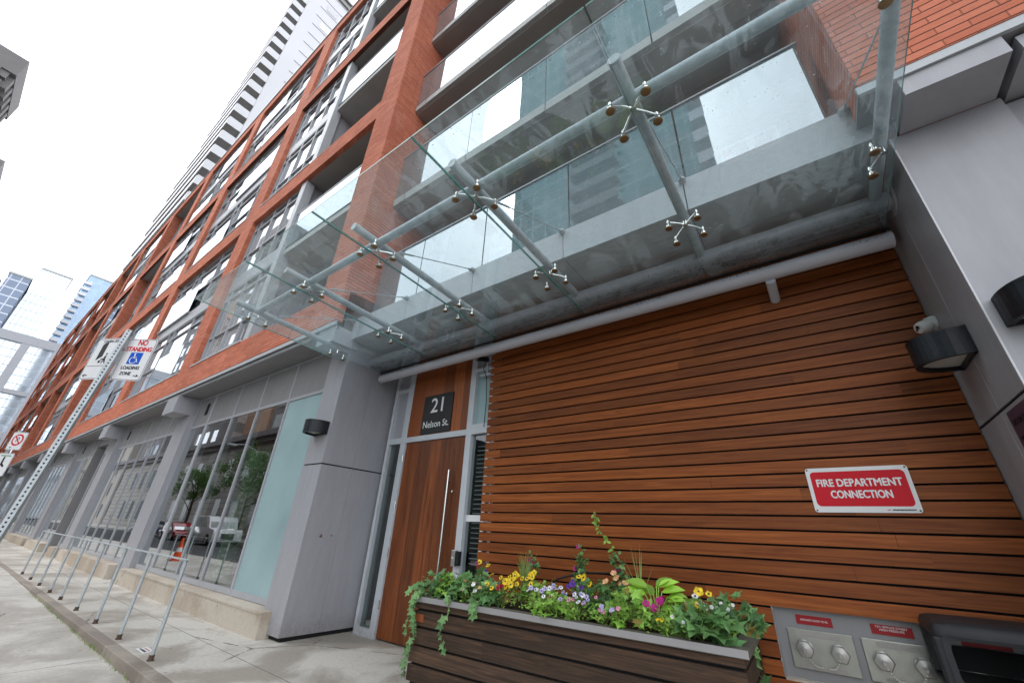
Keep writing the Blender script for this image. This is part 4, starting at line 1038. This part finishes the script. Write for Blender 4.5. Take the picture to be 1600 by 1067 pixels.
def trail(x, y, z0, length, label, seed, out=-.03, sway=.04, n=12, size=.06, mat='ivy'):
    r = random.Random(seed); o = pl(x, y, ZT + .02); t = thing('trailing_ivy', label, 'ivy', tuple(o), 0, 'trailing ivy strands')
    pts = [o, o + Vector((0, out, .015))]; 
    k = 7
    for i in range(1, k + 1): pts.append(o + Vector((sway * math.sin(i * 1.1 + seed), out * 1.7 + r.uniform(-.012, .008), -length * i / k)))
    MB().path(pts, .0022, 5).build('vine', 'stem', t)
    m = MB()
    for i in range(n):
        f = i / n * (len(pts) - 1.001); a = pts[int(f)].lerp(pts[int(f) + 1], f % 1)
        leaf(m, a, Vector((r.choice((-1, 1)) * .8, -.5, -.55)) + rv(r) * .35, Vector((0, -1, .35)) + rv(r) * .35, size * r.uniform(.6, 1.2), IVY)
    m.build('foliage', mat, t); return t
ivy_bush(-1.28, -.30, .16, 46, .15, 'ivy', 'dark ivy clump at the left end of the planter', 1, .06)
ivy_bush(-1.10, -.22, .17, 60, .17, 'ivy_light', 'bright green ivy clump beside the left end of the planter', 2, .05)
ivy_bush(-.86, -.26, .17, 60, .19, 'ivy', 'blue green ivy clump left of the yellow pansies', 3, .062)
ivy_bush(-.62, -.34, .12, 30, .13, 'ivy', 'low ivy clump over the rim in front of the yellow pansies', 4, .06)
ivy_bush(.32, .02, .20, 60, .20, 'ivy', 'tall dark ivy clump behind the lilac violas', 5, .07)
ivy_bush(.64, -.28, .14, 54, .18, 'ivy_light', 'lime ivy clump just left of the broad leaved plant', 6, .055)
ivy_bush(1.04, -.18, .14, 44, .16, 'ivy_light', 'ivy clump right of the broad leaved plant', 7, .08)
ivy_bush(1.18, -.30, .15, 46, .17, 'ivy', 'large leaved ivy clump at the right end of the planter', 8, .085)
ivy_bush(1.30, .10, .13, 36, .18, 'ivy', 'ivy clump at the rear right corner of the planter', 9, .06)
ivy_bush(-.30, .05, .18, 50, .16, 'ivy_light', 'pale leafy clump behind the yellow pansies', 10, .05)
ivy_bush(.05, -.34, .16, 60, .12, 'ivy_light', 'low bright green clump at the middle front of the planter', 11, .038)
flower_plant(-.42, -.14, .17, 110, 22, .19, 'yellow', 'mass of bright yellow pansies left of the planter middle', 21, .024)
flower_plant(-.52, -.30, .12, 60, 5, .15, ['yellow', 'crimson'], 'yellow and crimson flowers near the rim', 22, .024)
flower_plant(-.95, -.02, .12, 40, 5, .23, ['yellow', 'yellow', 'magenta', 'violet'], 'mixed yellow and magenta pansies behind the left ivy', 23, .026)
flower_plant(-.08, -.24, .18, 150, 14, .14, ['lilac', 'white_f'], 'lilac and white violas at the middle of the planter', 24, .017)
flower_plant(.24, -.30, .17, 150, 10, .13, ['white_f', 'lilac', 'pink'], 'white and pink small flowers right of the violas', 25, .017)
flower_plant(.22, -.05, .10, 30, 2, .22, 'yellow', 'single yellow pansy with dark face above the violas', 26, .030)
flower_plant(.10, -.12, .10, 30, 3, .18, 'violet', 'deep violet pansies among the pale violas', 27, .026)
flower_plant(.42, .10, .14, 50, 4, .24, 'peach_f', 'peach coloured flower heads behind the broad leaved plant', 28, .030, None, 'verbena_plant', 'flowers')
flower_plant(.82, -.34, .10, 60, 3, .15, 'magenta', 'purple flower head low in front of the broad leaved plant', 29, .026, None, 'petunia_plant', 'flowers')
flower_plant(1.16, -.16, .14, 90, 3, .21, ['yellow', 'white_f'], 'yellow faced pansy and white sprigs at the right end', 30, .026)
flower_plant(1.22, -.26, .13, 60, 12, .17, 'white_f', 'white speckled sprigs among the large ivy leaves at the right end', 33, .011, None, 'alyssum_plant', 'flowers')
flower_plant(.98, -.36, .12, 60, 6, .10, ['white_f', 'yellow'], 'low cream flowers near the right front rim', 34, .013, None, 'alyssum_plant', 'flowers')
flower_plant(-.78, -.34, .14, 70, 8, .12, ['pink', 'white_f', 'peach_f'], 'pink and cream flowers along the rim left of the pansies', 31, .017, None, 'alyssum_plant', 'flowers')
flower_plant(.50, -.33, .12, 70, 6, .10, ['pink', 'lilac'], 'low pink flowers at the front rim', 32, .016, None, 'alyssum_plant', 'flowers')
# broad leaved plant
hp = thing('hosta_plant', 'lime green broad leaved plant right of the planter middle', 'leafy plant', tuple(pl(.80, -.15, ZT - .02)))
r = random.Random(4); m = MB(); st = MB(); o = pl(.80, -.15, ZT - .02)
BR = [(0, 0), (.13, .05), (.27, .25), (.29, .5), (.19, .8), (0, 1.08), (-.19, .8), (-.29, .5), (-.27, .25), (-.13, .05)]
for a, h, l, s in  ((150, .27, .14, .16), (60, .28, .12, .14), (170, .22, .15, .16), (30, .25, .13, .15), (75, .28, .09, .13), (10, .22, .20, .13), (-15, .20, .22, .13), (200, .12, .14, .13), (110, .22, .10, .14), (-40, .14, .12, .12), (240, .12, .10, .12)):
    q = Vector((math.cos(R_(a)), math.sin(R_(a)) * .5 - .25, 0)); p = o + q * l * .5 + Vector((0, 0, h))
    st.path([o, o + q * l * .2 + Vector((0, 0, h * .6)), p], .004, 5)
    leaf(m, p, q + Vector((0, 0, .18)), Vector((0, -.6, 1)), s * 1.05, BR, .16)
m.build('foliage', 'hosta', hp); st.build('stems', 'ivy_light', hp)
# tall flowering stems
def tall(x, y, h, lean, label, seed, nl=46, nf=3):
    h *= 1.2; nl = int(nl * 3.2)
    r = random.Random(seed); o = pl(x, y, ZT - .02); t = thing('tall_flowering_plant', label, 'flowering plant', tuple(o), 0, 'tall plants at the back of the planter')
    st = MB(); m = MB(); tops = []
    for s in range(3):
        tip = o + Vector((lean * h + r.uniform(-.06, .06), r.uniform(-.05, .05), h * (1 - .18 * s)))
        pts = [o, o.lerp(tip, .5) + Vector((r.uniform(-.02, .02), 0, .01)), tip]; st.path(pts, .003, 5); tops.append(tip)
        for i in range(nl // 3):
            f = r.uniform(.35, 1); p = o.lerp(tip, f) + rv(r) * .05 * (1.25 - f * .5)
            leaf(m, p, rv(r) + Vector((0, -.2, .1)), Vector((0, -.6, 1)) + rv(r) * .5, r.uniform(.034, .06), OVAL)
    st.build('stems', 'stem', t); m.build('foliage', 'ivy', t)
    for i in range(nf):
        fm_ = MB(); q = r.choice(tops) + rv(r) * .05; blob(fm_, q, .026, r); fm_.build('flower', 'magenta', t)
    return t
tall(-.52, .22, .34, .05, 'tall plant with magenta flowers behind the yellow pansies', 41)
tall(-.02, .22, .40, .12, 'bushy upright plant with small dark flowers behind the violas', 42, 60)
tall(.42, .20, .40, .02, 'upright plant with crimson flower behind the middle of the planter', 43, 54)
# arching vine
t = thing('climbing_vine', 'single vine with bright leaves arching up against the slats', 'vine', tuple(pl(.40, .25, ZT)))
o = pl(.40, .25, ZT); pts = [o, o + Vector((-.02, 0, .30)), o + Vector((-.06, 0, .48)), o + Vector((-.16, 0, .60)), o + Vector((-.22, 0, .72)), o + Vector((-.25, 0, .80))]
MB().path(pts, .0025, 5).build('vine', 'stem', t); m = MB(); r = random.Random(9)
for i in range(30):
    f = 1.2 + r.random() * 3.75; a = pts[int(f)].lerp(pts[min(int(f) + 1, 5)], f % 1) + rv(r) * .02
    leaf(m, a, rv(r) + Vector((.2, -.2, 0)), Vector((0, -.9, .5)) + rv(r) * .4, r.uniform(.035, .065) * (1.25 - .1 * f), OVAL)
m.build('foliage', 'ivy_light', t)
def tuft(x, y, n, h, spread, label, seed):
    r = random.Random(seed); o = pl(x, y, ZT - .02); m = MB()
    for i in range(n):
        a = r.uniform(0, 6.28); s = r.uniform(.1, 1) * spread; hh = h * r.uniform(.65, 1.1)
        tip = o + Vector((math.cos(a) * s, math.sin(a) * s * .5 - .02, hh)); mid = o.lerp(tip, .55) + Vector((-math.cos(a) * s * .2, 0, hh * .08)); w = Vector((.0035, .001, 0))
        b0 = o + rv(r) * .012
        m.quad(b0 - w, b0 + w, mid + w * .9, mid - w * .9); m.quad(mid - w * .9, mid + w * .9, tip + w * .1, tip - w * .1)
    ob = m.build('grass_tuft', 'grass', None, loc=tuple(o)); tag(ob, label, 'grass tuft'); return ob
tuft(-.50, .08, 44, .40, .12, 'upright green grass tuft behind the yellow pansies', 51)
tuft(-.54, .10, 5, .42, .26, 'few dry straw blades spreading behind the left pansies', 52)
tuft(.62, .08, 12, .52, .22, 'thin wispy grass blades behind the broad leaved plant', 53)
tuft(.30, .12, 7, .32, .20, 'sparse brown grass blades left of the broad leaved plant', 54)
# hose arching behind the plants
hs_ = [pl(-.42, .30, .86), pl(-.30, .36, .99), pl(-.05, .40, 1.06), pl(.25, .42, 1.08), pl(.5, .40, 1.05), pl(.68, .36, .98), pl(.80, .3, .86)]
h_ = MB().path(hs_, .0095, 10).build('irrigation_hose', 'hose', None, smooth=True, loc=tuple(hs_[0])); tag(h_, 'black hose arching over the back of the planter', 'hose')
trail(-1.30, -.50, 0, .62, 'long ivy strand hanging over the left end of the planter', 61, n=26)
trail(-1.40, -.46, 0, .34, 'short ivy strand at the left corner of the planter', 62, n=12, size=.05)
trail(-.93, -.50, 0, .40, 'thin ivy strand hanging on the front boards left of middle', 63, n=11, size=.055)
trail(-.62, -.50, 0, .09, 'short ivy sprig lapping over the steel rim', 64, n=6, size=.07)
trail(1.40, -.0, 0, .50, 'ivy strand dangling over the right end of the planter', 65, out=.05, n=12, size=.065)
# stray runner reaching left
t = thing('trailing_ivy', 'ivy runner stretching out left past the planter towards the door', 'ivy', tuple(pl(-1.36, -.3, ZT)), 0, 'trailing ivy strands')
o = pl(-1.36, -.35, ZT + .02); pts = [o, o + Vector((-.08, -.02, .05)), o + Vector((-.17, -.02, .02)), o + Vector((-.24, -.02, -.03)), o + Vector((-.31, -.02, -.04))]
MB().path(pts, .0018, 5).build('vine', 'stem', t); m = MB(); r = random.Random(12)
for f in (.7, 1.4, 1.7, 2.4, 2.9): leaf(m, pts[int(f)].lerp(pts[int(f) + 1], f % 1), Vector((-.6, -.2, .25)) + rv(r) * .3, Vector((0, -1, .6)), .06, IVY)
m.build('foliage', 'ivy', t)

# ================================================================== LITTER BIN
LB = thing('litter_bin', 'charcoal plastic hooded litter bin at the bottom right', 'litter bin', (.72, 3.9, 0))
BY0, BY1, BX0, BX1, BT = 3.66, 4.20, .335, 1.02, 1.035
def loft(m, secs):
    rings = []
    for (z, ins, rad) in secs:
        w, dd = (BX1 - BX0) - 2 * ins, (BY1 - BY0) - 2 * ins
        pts = rrect(w, dd, rad, 5); i = len(m.v)
        for (x, y) in pts: m.v.append(((BX0 + BX1) / 2 + x, (BY0 + BY1) / 2 + y, z))
        rings.append((i, len(pts)))
    for (a, k), (b, _) in zip(rings, rings[1:]):
        for j in range(k): m.f.append((a + j, a + (j + 1) % k, b + (j + 1) % k, b + j)); m.mi.append(m.cur)
    for (a, k) in (rings[0], rings[-1]): m.f.append(tuple(a + j for j in range(k))); m.mi.append(m.cur)
m = MB(); loft(m, [(0, .05, .05), (.66, .02, .05), (.70, .0, .05), (.72, .0, .05)]); m.build('body', 'plastic', LB, smooth=True)
m = MB(); loft(m, [(.955, .0, .045), (.985, .0, .05), (1.012, .012, .05), (1.026, .04, .06), (1.032, .10, .08)]); m.build('hood', 'plastic', LB, smooth=True)
# hood frame: posts, sloping front band and side slots
for q in ((BX0, BX0 + .06, BY0 + .002, BY0 + .10), (BX1 - .06, BX1, BY0 + .002, BY0 + .10), (BX0, BX0 + .05, BY1 - .10, BY1), (BX1 - .05, BX1, BY1 - .10, BY1)):
    MB().box(q[0], q[1], q[2], q[3], .722, .953).build('hood_post', 'plastic', LB, bevel=.008)
m = MB(); rr = rrect(.565, .215, .05, 6); ro = rrect(.565 + .06, .215 + .035, .03, 6); q = face_m(((BX0 + BX1) / 2, BY0 - .002, .838))
for k in range(len(rr)):
    j = (k + 1) % len(rr)
    m.quad(*[q @ Vector(v) for v in ((ro[k][0], 0, ro[k][1]), (ro[j][0], 0, ro[j][1]), (rr[j][0], .004, rr[j][1]), (rr[k][0], .004, rr[k][1]))])
    m.quad(*[q @ Vector(v) for v in ((rr[k][0], .004, rr[k][1]), (rr[j][0], .004, rr[j][1]), (rr[j][0], .03, rr[j][1]), (rr[k][0], .03, rr[k][1]))])
m.build('opening_surround', 'plastic', LB, smooth=True)
MB().box(BX0 + .05, BX1 - .05, BY0 + .05, BY1 - .05, .725, .735).build('tray', 'black', LB)
MB().box(BX0 + .05, BX1 - .05, BY1 - .03, BY1 - .01, .736, .86).build('opening_shade_sheet', 'black', LB)  # black sheet added so the lower opening looks shaded

def boxes(lst, name, mat, parent, cap=90):
    for b in lst[:cap]: MB().box(*b).build(name, mat, parent)
    if lst[cap:]:
        m = MB()
        for b in lst[cap:]: m.box(*b)
        m.build(name + 's_beyond', mat, parent)['kind'] = 'stuff'
# ================================================================== BACKGROUND TOWERS
def floors_tower():
    T_ = thing('white_condo_tower', 'tall white condominium tower with stacked balconies rising behind the brick building', 'tower', (-56.6, 20, 0))
    X0 = -56.6; top = 97; fh = 2.95
    MB().box(-84, X0, 6.6, 40, 0, 40).box(-78, X0, 6.6, 40, 40, 58).box(-70, X0, 6.6, 40, 58, 76).box(-63, X0, 6.6, 40, 76, top).build('shaft', 'twr_white', T_)
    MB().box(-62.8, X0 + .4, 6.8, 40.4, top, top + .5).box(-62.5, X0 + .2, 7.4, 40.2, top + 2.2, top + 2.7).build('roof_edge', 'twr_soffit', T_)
    MB().box(-62, X0 - .2, 8, 40, top + .5, top + 2.2).build('penthouse_glazing', 'pane', T_)
    z = 11; i = 0
    while z < top - 2:
        xl = -86 + (z - 39) / 47 * 26 if z > 39 else -86
        xl = min(xl, -60); xl = -60 - math.floor((-60 - xl) / 3.1) * 3.1
        s = MB().box(xl, X0 - .06, 4.8, 6.6, z, z + .28)
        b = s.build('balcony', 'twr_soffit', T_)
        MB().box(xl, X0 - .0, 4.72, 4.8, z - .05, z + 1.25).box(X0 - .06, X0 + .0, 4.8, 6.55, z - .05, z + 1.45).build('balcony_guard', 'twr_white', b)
        z += fh; i += 1
    wl = []; z = 11
    r = random.Random(2)
    while z < top - 3:
        y = 9.3
        while y < 38:
            if y > 24 or r.random() < .3: wl.append((X0 + .01, X0 + .06, y + .3, y + 2.3, z + .6, z + 2.2))
            y += 2.9
        z += fh
    boxes(wl, 'window', 'pane', T_)
    jm = MB(); z = 11
    while z < top: jm.box(X0 + .005, X0 + .06, 8.5, 39.5, z - .02, z + .07); z += fh
    jm.build('floor_joints', 'twr_soffit', T_)
floors_tower()
def gridmat(name, glass_c, line_c, fw, fh, lw, refl):
    n = NT(name); p = n.pos(); sx = n.n('SeparateXYZ', Vector=p); u = n.math('ADD', sx.outputs[0], sx.outputs[1])
    a = n.math('LESS_THAN', n.math('MODULO', n.math('ADD', u, 900), fw), lw); b = n.math('LESS_THAN', n.math('MODULO', sx.outputs[2], fh), lw * 1.6)
    l = n.math('MAXIMUM', a, b)
    cell = n.n('CombineXYZ', X=n.math('FLOOR', n.math('DIVIDE', n.math('ADD', u, 900), fw)), Y=n.math('FLOOR', n.math('DIVIDE', sx.outputs[2], fh)), Z=0.0).outputs[0]
    w = n.n('TexWhiteNoise', _noise_dimensions='2D', Vector=cell).outputs[0]
    c = n.mix(w, glass_c, [x * .7 for x in glass_c])
    d = n.n('BsdfDiffuse', Color=c).outputs[0]; g_ = n.n('BsdfGlossy', Color=(.85, .92, 1, 1), Roughness=.05).outputs[0]
    sh = n.mixsh(refl, d, g_); ln = n.n('BsdfDiffuse', Color=c4(line_c)).outputs[0]
    return n.end(n.mixsh(l, sh, ln))
M['grid_a'] = gridmat('tower_curtain_wall_pale', (.55, .66, .78), (.42, .50, .60), 1.5, 3.6, .12, .45)
M['grid_b'] = gridmat('tower_curtain_wall_dark', (.055, .10, .20), (.60, .65, .72), 3.0, 3.6, .30, .14)
M['grid_c'] = gridmat('tower_curtain_wall_blue', (.16, .33, .55), (.45, .58, .72), 2.0, 3.2, .22, .22)
M['grid_d'] = gridmat('tower_curtain_wall_green', (.05, .20, .20), (.34, .48, .47), 1.9, 3.0, .2, .10)
def polar(azd, D): return (D * math.sin(R_(azd)), D * math.cos(R_(azd)))
def tower(name, label, mat, a0, a1, D, h, depth, extra=None):
    """box whose near face spans two azimuths at distance D"""
    x0, y0 = polar(a0, D); x1, y1 = polar(a1, D)
    xm = (x0 + x1) / 2; t = thing(name, label, 'tower', (xm, (y0 + y1) / 2, 0))
    MB().box(xm - depth, xm, min(y0, y1), max(y0, y1), 0, h).build('curtain_wall', mat, t)
    MB().box(xm - depth - .3, xm + .3, min(y0, y1) - .3, max(y0, y1) + .3, h, h + .8).build('parapet', 'concrete_slab', t)
    return t, xm, min(y0, y1), max(y0, y1)
tower('glass_office_tower', 'dark blue glass tower with white floor lines at the left edge', 'grid_b', -93.4, -92.0, 250, 89, 30)
tower('glass_office_tower', 'pale tower behind the dark blue tower at the far left', 'grid_a', -96, -93.6, 330, 111, 30)
tower('glass_office_tower', 'broad pale glass tower left of the brick building', 'grid_a', -91.8, -89.7, 260, 99, 30)
t, xm, y0, y1 = tower('glass_condo_tower', 'blue glass tower with serrated balconies next to the brick roofline', 'grid_c', -88.7, -86.2, 280, 112, 30)
boxes([(xm, xm + 1.6, y0 - .8, y0 + 2.2, 20 + 3.2 * k, 21.3 + 3.2 * k) for k in range(28)], 'balcony', 'twr_white', t)
t = thing('curtain_wall_building', 'low glass office block with grey frame closing the end of the street', 'building', (-150, 0, 0))
MB().box(-175, -150, -24, 6.2, 0, 38.0).build('curtain_wall', gridmat('block_curtain_wall', (.62, .72, .82), (.40, .46, .54), 1.9, 1.9, .10, .5), t)
m = MB().box(-150, -149.2, -24, 6.5, 38.05, 40.2).box(-150, -149.2, -.6, .9, 0, 38).box(-150, -149.3, -24, -.6, 24.4, 25.4).box(-150, -149.2, 5.0, 6.4, 0, 38).box(-150, -149.3, .9, 5, 16, 17.4)
m.box(-150, -149.3, .9, 5, 26, 27).build('grey_frame', 'frame', t)

# ================================================================== OTHER SIDE OF THE STREET (seen in the glass)
def block(name, label, x0, x1, y0, y1, h, mat, fh=3.6, ww=1.5, gap=1.4, win='pane', cornice=True, z0=1.0, side=True):
    t = thing(name, label, 'building', ((x0 + x1) / 2, y1, 0))
    MB().box(x0, x1, y0, y1, -.3, h).build('wall', mat, t)
    wm = []; fm = []; z = z0
    while z + fh * .8 < h:
        x = x0 + gap
        while x + ww < x1 - .5:
            wm.append((x, x + ww, y1 - .02, y1 + .02, z, z + fh * .58)); fm.append((x - .12, x + ww + .12, y1, y1 + .12, z - .18, z - .02))
            x += ww + gap
        if side:
            y = y1 - gap - ww
            while y > y0 + .5 and y > y1 - 16: wm.append((x1 - .02, x1 + .02, y, y + ww, z, z + fh * .58)); y -= ww + gap
        z += fh
    boxes(wm, 'window', win, t, 60); boxes(fm, 'sill', 'stone_pale', t, 60)
    if cornice:
        MB().box(x0 - .5, x1 + .5, y0, y1 + .5, h, h + .5).box(x0 - .8, x1 + .8, y0, y1 + .9, h + .5, h + 1.1).build('cornice', 'stone_dark', t)
    return t
block('stone_building', 'low grey stone building across the street mirrored in the shop windows', -140, -30, -28, -13.4, 9.6, 'stone_band', 4.6, 1.5, 3.4, 'dark_glass')
block('peach_building', 'peach brick building mirrored in the shop windows', -84, -60, -30, -17, 30, 'peach', 3.4, .9, 12, 'dark_glass')
block('balcony_building', 'grey building with balconies mirrored in the shop windows', -59, -42, -30, -17, 26, 'stone_dark', 3.0, 2.2, 1.0, 'dark_glass')
block('cream_building', 'cream stone building down the street mirrored in the shop windows', -150, -106, -32, -13.2, 15, 'stone_pale', 3.8, 1.0, 7, 'dark_glass')
t = block('stone_hotel_wing', 'ornate stone tower corner with cornice and carved brackets at the left edge', -77.7, -67.5, -30, -14.2, 48.6, 'stone_dark', 3.4, 1.6, 1.6, cornice=False)
def crown(t, x0, x1):
    MB().box(x0 + .3, x1 - .3, -14.2, -13.6, 46.4, 47.2).box(x0, x1, -30, -13.0, 48.6, 51.4).box(x0 + .2, x1 - .2, -29, -13.5, 47.6, 48.6).build('cornice', 'stone_dark', t)
    b = MB(); x = x0 + .9
    while x < x1 - 1: b.box(x, x + .9, -14.2, -13.05, 46.6, 48.6); x += 1.9
    b.build('cornice_brackets', 'stone_dark', t)
    b = MB()
    for y in (-16, -18.2, -20.4, -22.6): b.box(x1 - .02, x1 + .05, y - 1.2, y, 47.8, 50.2)
    b.build('cornice_openings', 'black', t)
    MB().box(x1 - .3, x1 + .35, -30, -14.4, 40, 46.4).build('pink_panel', 'peach', t)
crown(t, -77.7, -67.5)
t = block('stone_hotel_wing', 'second stone tower corner lower down the left edge', -104, -93.7, -30, -14.2, 48.6, 'stone_dark', 3.4, 1.6, 1.6, cornice=False)
crown(t, -104, -93.7)
t = thing('green_glass_tower', 'green glass tower across the street reflected in the balcony glass', 'tower', (-13, -25, 0))
MB().box(-25, -2.2, -45, -25, -.3, 72).build('curtain_wall', 'grid_d', t)
for k in range(22):
    z = 4 + 3 * k
    MB().box(-16, -10.2, -25, -23.6, z, z + .3).box(-16, -10.2, -23.7, -23.6, z + .3, z + 1.2).build('balcony', 'stone_dark', t)
    if z > 28: MB().box(-2.3, -1.0, -26.5, -24.2, z, z + 1.4).build('corner_balcony', 'twr_white', t)

def tree(label, loc, h, rad, seed):
    r = random.Random(seed); L = Vector(loc); t = thing('street_tree', label, 'tree', loc, 0, 'street trees across the road')
    m = MB(); m.path([L, L + Vector((.05, 0, h * .25)), L + Vector((-.1, .05, h * .5)), L + Vector((0, 0, h * .85))], [.16, .12, .09, .03], 10)
    ends = []
    for i in range(9):
        a = r.uniform(0, 6.28); b = L + Vector((0, 0, h * r.uniform(.32, .65))); e = b + Vector((math.cos(a) * rad * .75, math.sin(a) * rad * .75, h * r.uniform(.1, .3)))
        m.path([b, b.lerp(e, .5) + Vector((0, 0, .1)), e], [.05, .03, .012], 6); ends.append(e)
    m.build('trunk', 'bark', t, smooth=True)
    c = MB()
    cl = [e + rv(r) * .5 for e in ends for _ in range(3)] + [L + Vector((r.uniform(-1, 1) * rad * .6, r.uniform(-1, 1) * rad * .6, h * r.uniform(.55, 1))) for _ in range(14)]
    for q in cl:
        s = r.uniform(.45, .95)
        for i in range(120):
            p = q + rv(r).normalized() * s * r.random() ** .5; leaf(c, p, rv(r), rv(r), r.uniform(.10, .2), OVAL)
    c.build('crown', 'tree_leaf', t); return t
tree('leafy street tree behind the white car, mirrored in the shop window', (-42.5, -10.3, -.12), 8.2, 3.4, 1)
tree('leafy street tree mirrored beside the frosted pane', (-37.0, -10.3, -.12), 8.2, 3.3, 2)
tree('street tree farther down the road mirrored in the glass', (-56, -10.5, -.12), 6.8, 2.0, 3)

def car(name, label, cat, x, y, L, Wd, H, paint, suv):
    t = thing(name, label, cat, (x, y, -.33)); z0 = -.33
    hood = H * (.56 if suv else .50)
    side = [(-L / 2, .35), (-L / 2 + .05, hood), (-L / 2 + (.1 if suv else .7), hood + .05), (-L / 2 + (.25 if suv else 1.1), H - .06), (-L / 2 + (.6 if suv else 1.6), H), (L * .08, H), (L * .17, H - .08), (L * (.27 if suv else .30), hood + .08), (L / 2 - .15, hood - .02), (L / 2, hood - .22), (L / 2, .35), (L / 2 - .1, .28), (-L / 2 + .1, .28)]
    MB().prism(side, Matrix.Translation((x, y - Wd / 2, z0)), Wd).build('body', paint, t, bevel=.05, smooth=True)
    gm = MB()
    for yy in (y - Wd / 2 - .006, y + Wd / 2 + .001):
        gm.prism([(-L / 2 + (.4 if suv else 1.2), hood + .08), (-L / 2 + (.45 if suv else 1.6), H - .14), (L * .07, H - .14), (L * (.2 if suv else .24), hood + .08)], Matrix.Translation((x, yy, z0)), .005)
    gm.quad((x + L * .17 + .012, y - Wd * .42, z0 + H - .14), (x + L * .17 + .012, y + Wd * .42, z0 + H - .14), (x + L * (.27 if suv else .30) + .006, y + Wd * .45, z0 + hood + .13), (x + L * (.27 if suv else .30) + .006, y - Wd * .45, z0 + hood + .13))
    gm.build('glazing', 'pane', t)
    wr = .40 if suv else .33
    for wx in (-L * .30, L * .31):
        for wy in (-Wd / 2 + .08, Wd / 2 - .08):
            sgn = 1 if wy > 0 else -1
            w = MB().tube((x + wx, y + wy - .11 * sgn, z0 + wr), (x + wx, y + wy + .11 * sgn, z0 + wr), wr, n=24).build('wheel', 'tyre', t, smooth=True)
            MB().tube((x + wx, y + wy + .10 * sgn, z0 + wr), (x + wx, y + wy + .118 * sgn, z0 + wr), wr * .62, n=16).build('rim', 'steel', w)
    for wy in (-Wd * .36, Wd * .36):
        MB().box(x + L / 2 - .01, x + L / 2 + .02, y + wy - .16, y + wy + .16, z0 + hood - .42, z0 + hood - .26).build('headlight', 'chrome', t)
    MB().box(x + L / 2 - .01, x + L / 2 + .015, y - Wd * .22, y + Wd * .22, z0 + .42, z0 + hood - .28).build('grille', 'ink', t)
    return t
car('parked_suv', 'white boxy off-road car parked across the street, mirrored in the glass', 'car', -39.0, -7.4, 5.0, 2.0, 2.05, 'car_white', True)
car('parked_car', 'red car parked behind the white one, mirrored in the glass', 'car', -47.6, -7.7, 4.5, 1.85, 1.45, 'car_red', False)
car('parked_car', 'dark blue car parked behind the red one, mirrored in the glass', 'car', -56.5, -7.7, 4.5, 1.85, 1.45, 'car_dark', False)
cn = thing('traffic_cone', 'orange traffic cone with white collar mirrored in the shop window', 'traffic cone', (-19.5, .7, 0))
zc = zl(-19.5)
MB().box(-19.7, -19.3, .5, .9, zc, zc + .04).lathe([(.15, zc + .04), (.105, zc + .28)], (-19.5, .7, 0), 20).lathe([(.082, zc + .42), (.03, zc + .74)], (-19.5, .7, 0), 20).build('cone', 'orange', cn, smooth=True)
MB().lathe([(.105, zc + .28), (.082, zc + .42)], (-19.5, .7, 0), 20).build('collar', 'white_paint', cn, smooth=True)
sl = thing('street_lamp', 'curved street lamp across the road mirrored near the frosted pane', 'street lamp', (-41, -9.6, -.12))
MB().path([(-41, -9.6, -.12), (-41, -9.6, 6.5), (-41.1, -9.3, 7.3), (-41.5, -8.4, 7.7), (-42, -7.6, 7.65)], [.09, .06, .05, .045, .04], 10).build('pole', 'galv', sl, smooth=True)
MB().box(-42.35, -41.75, -7.85, -7.2, 7.52, 7.68).build('lamp_head', 'galv', sl, bevel=.04)
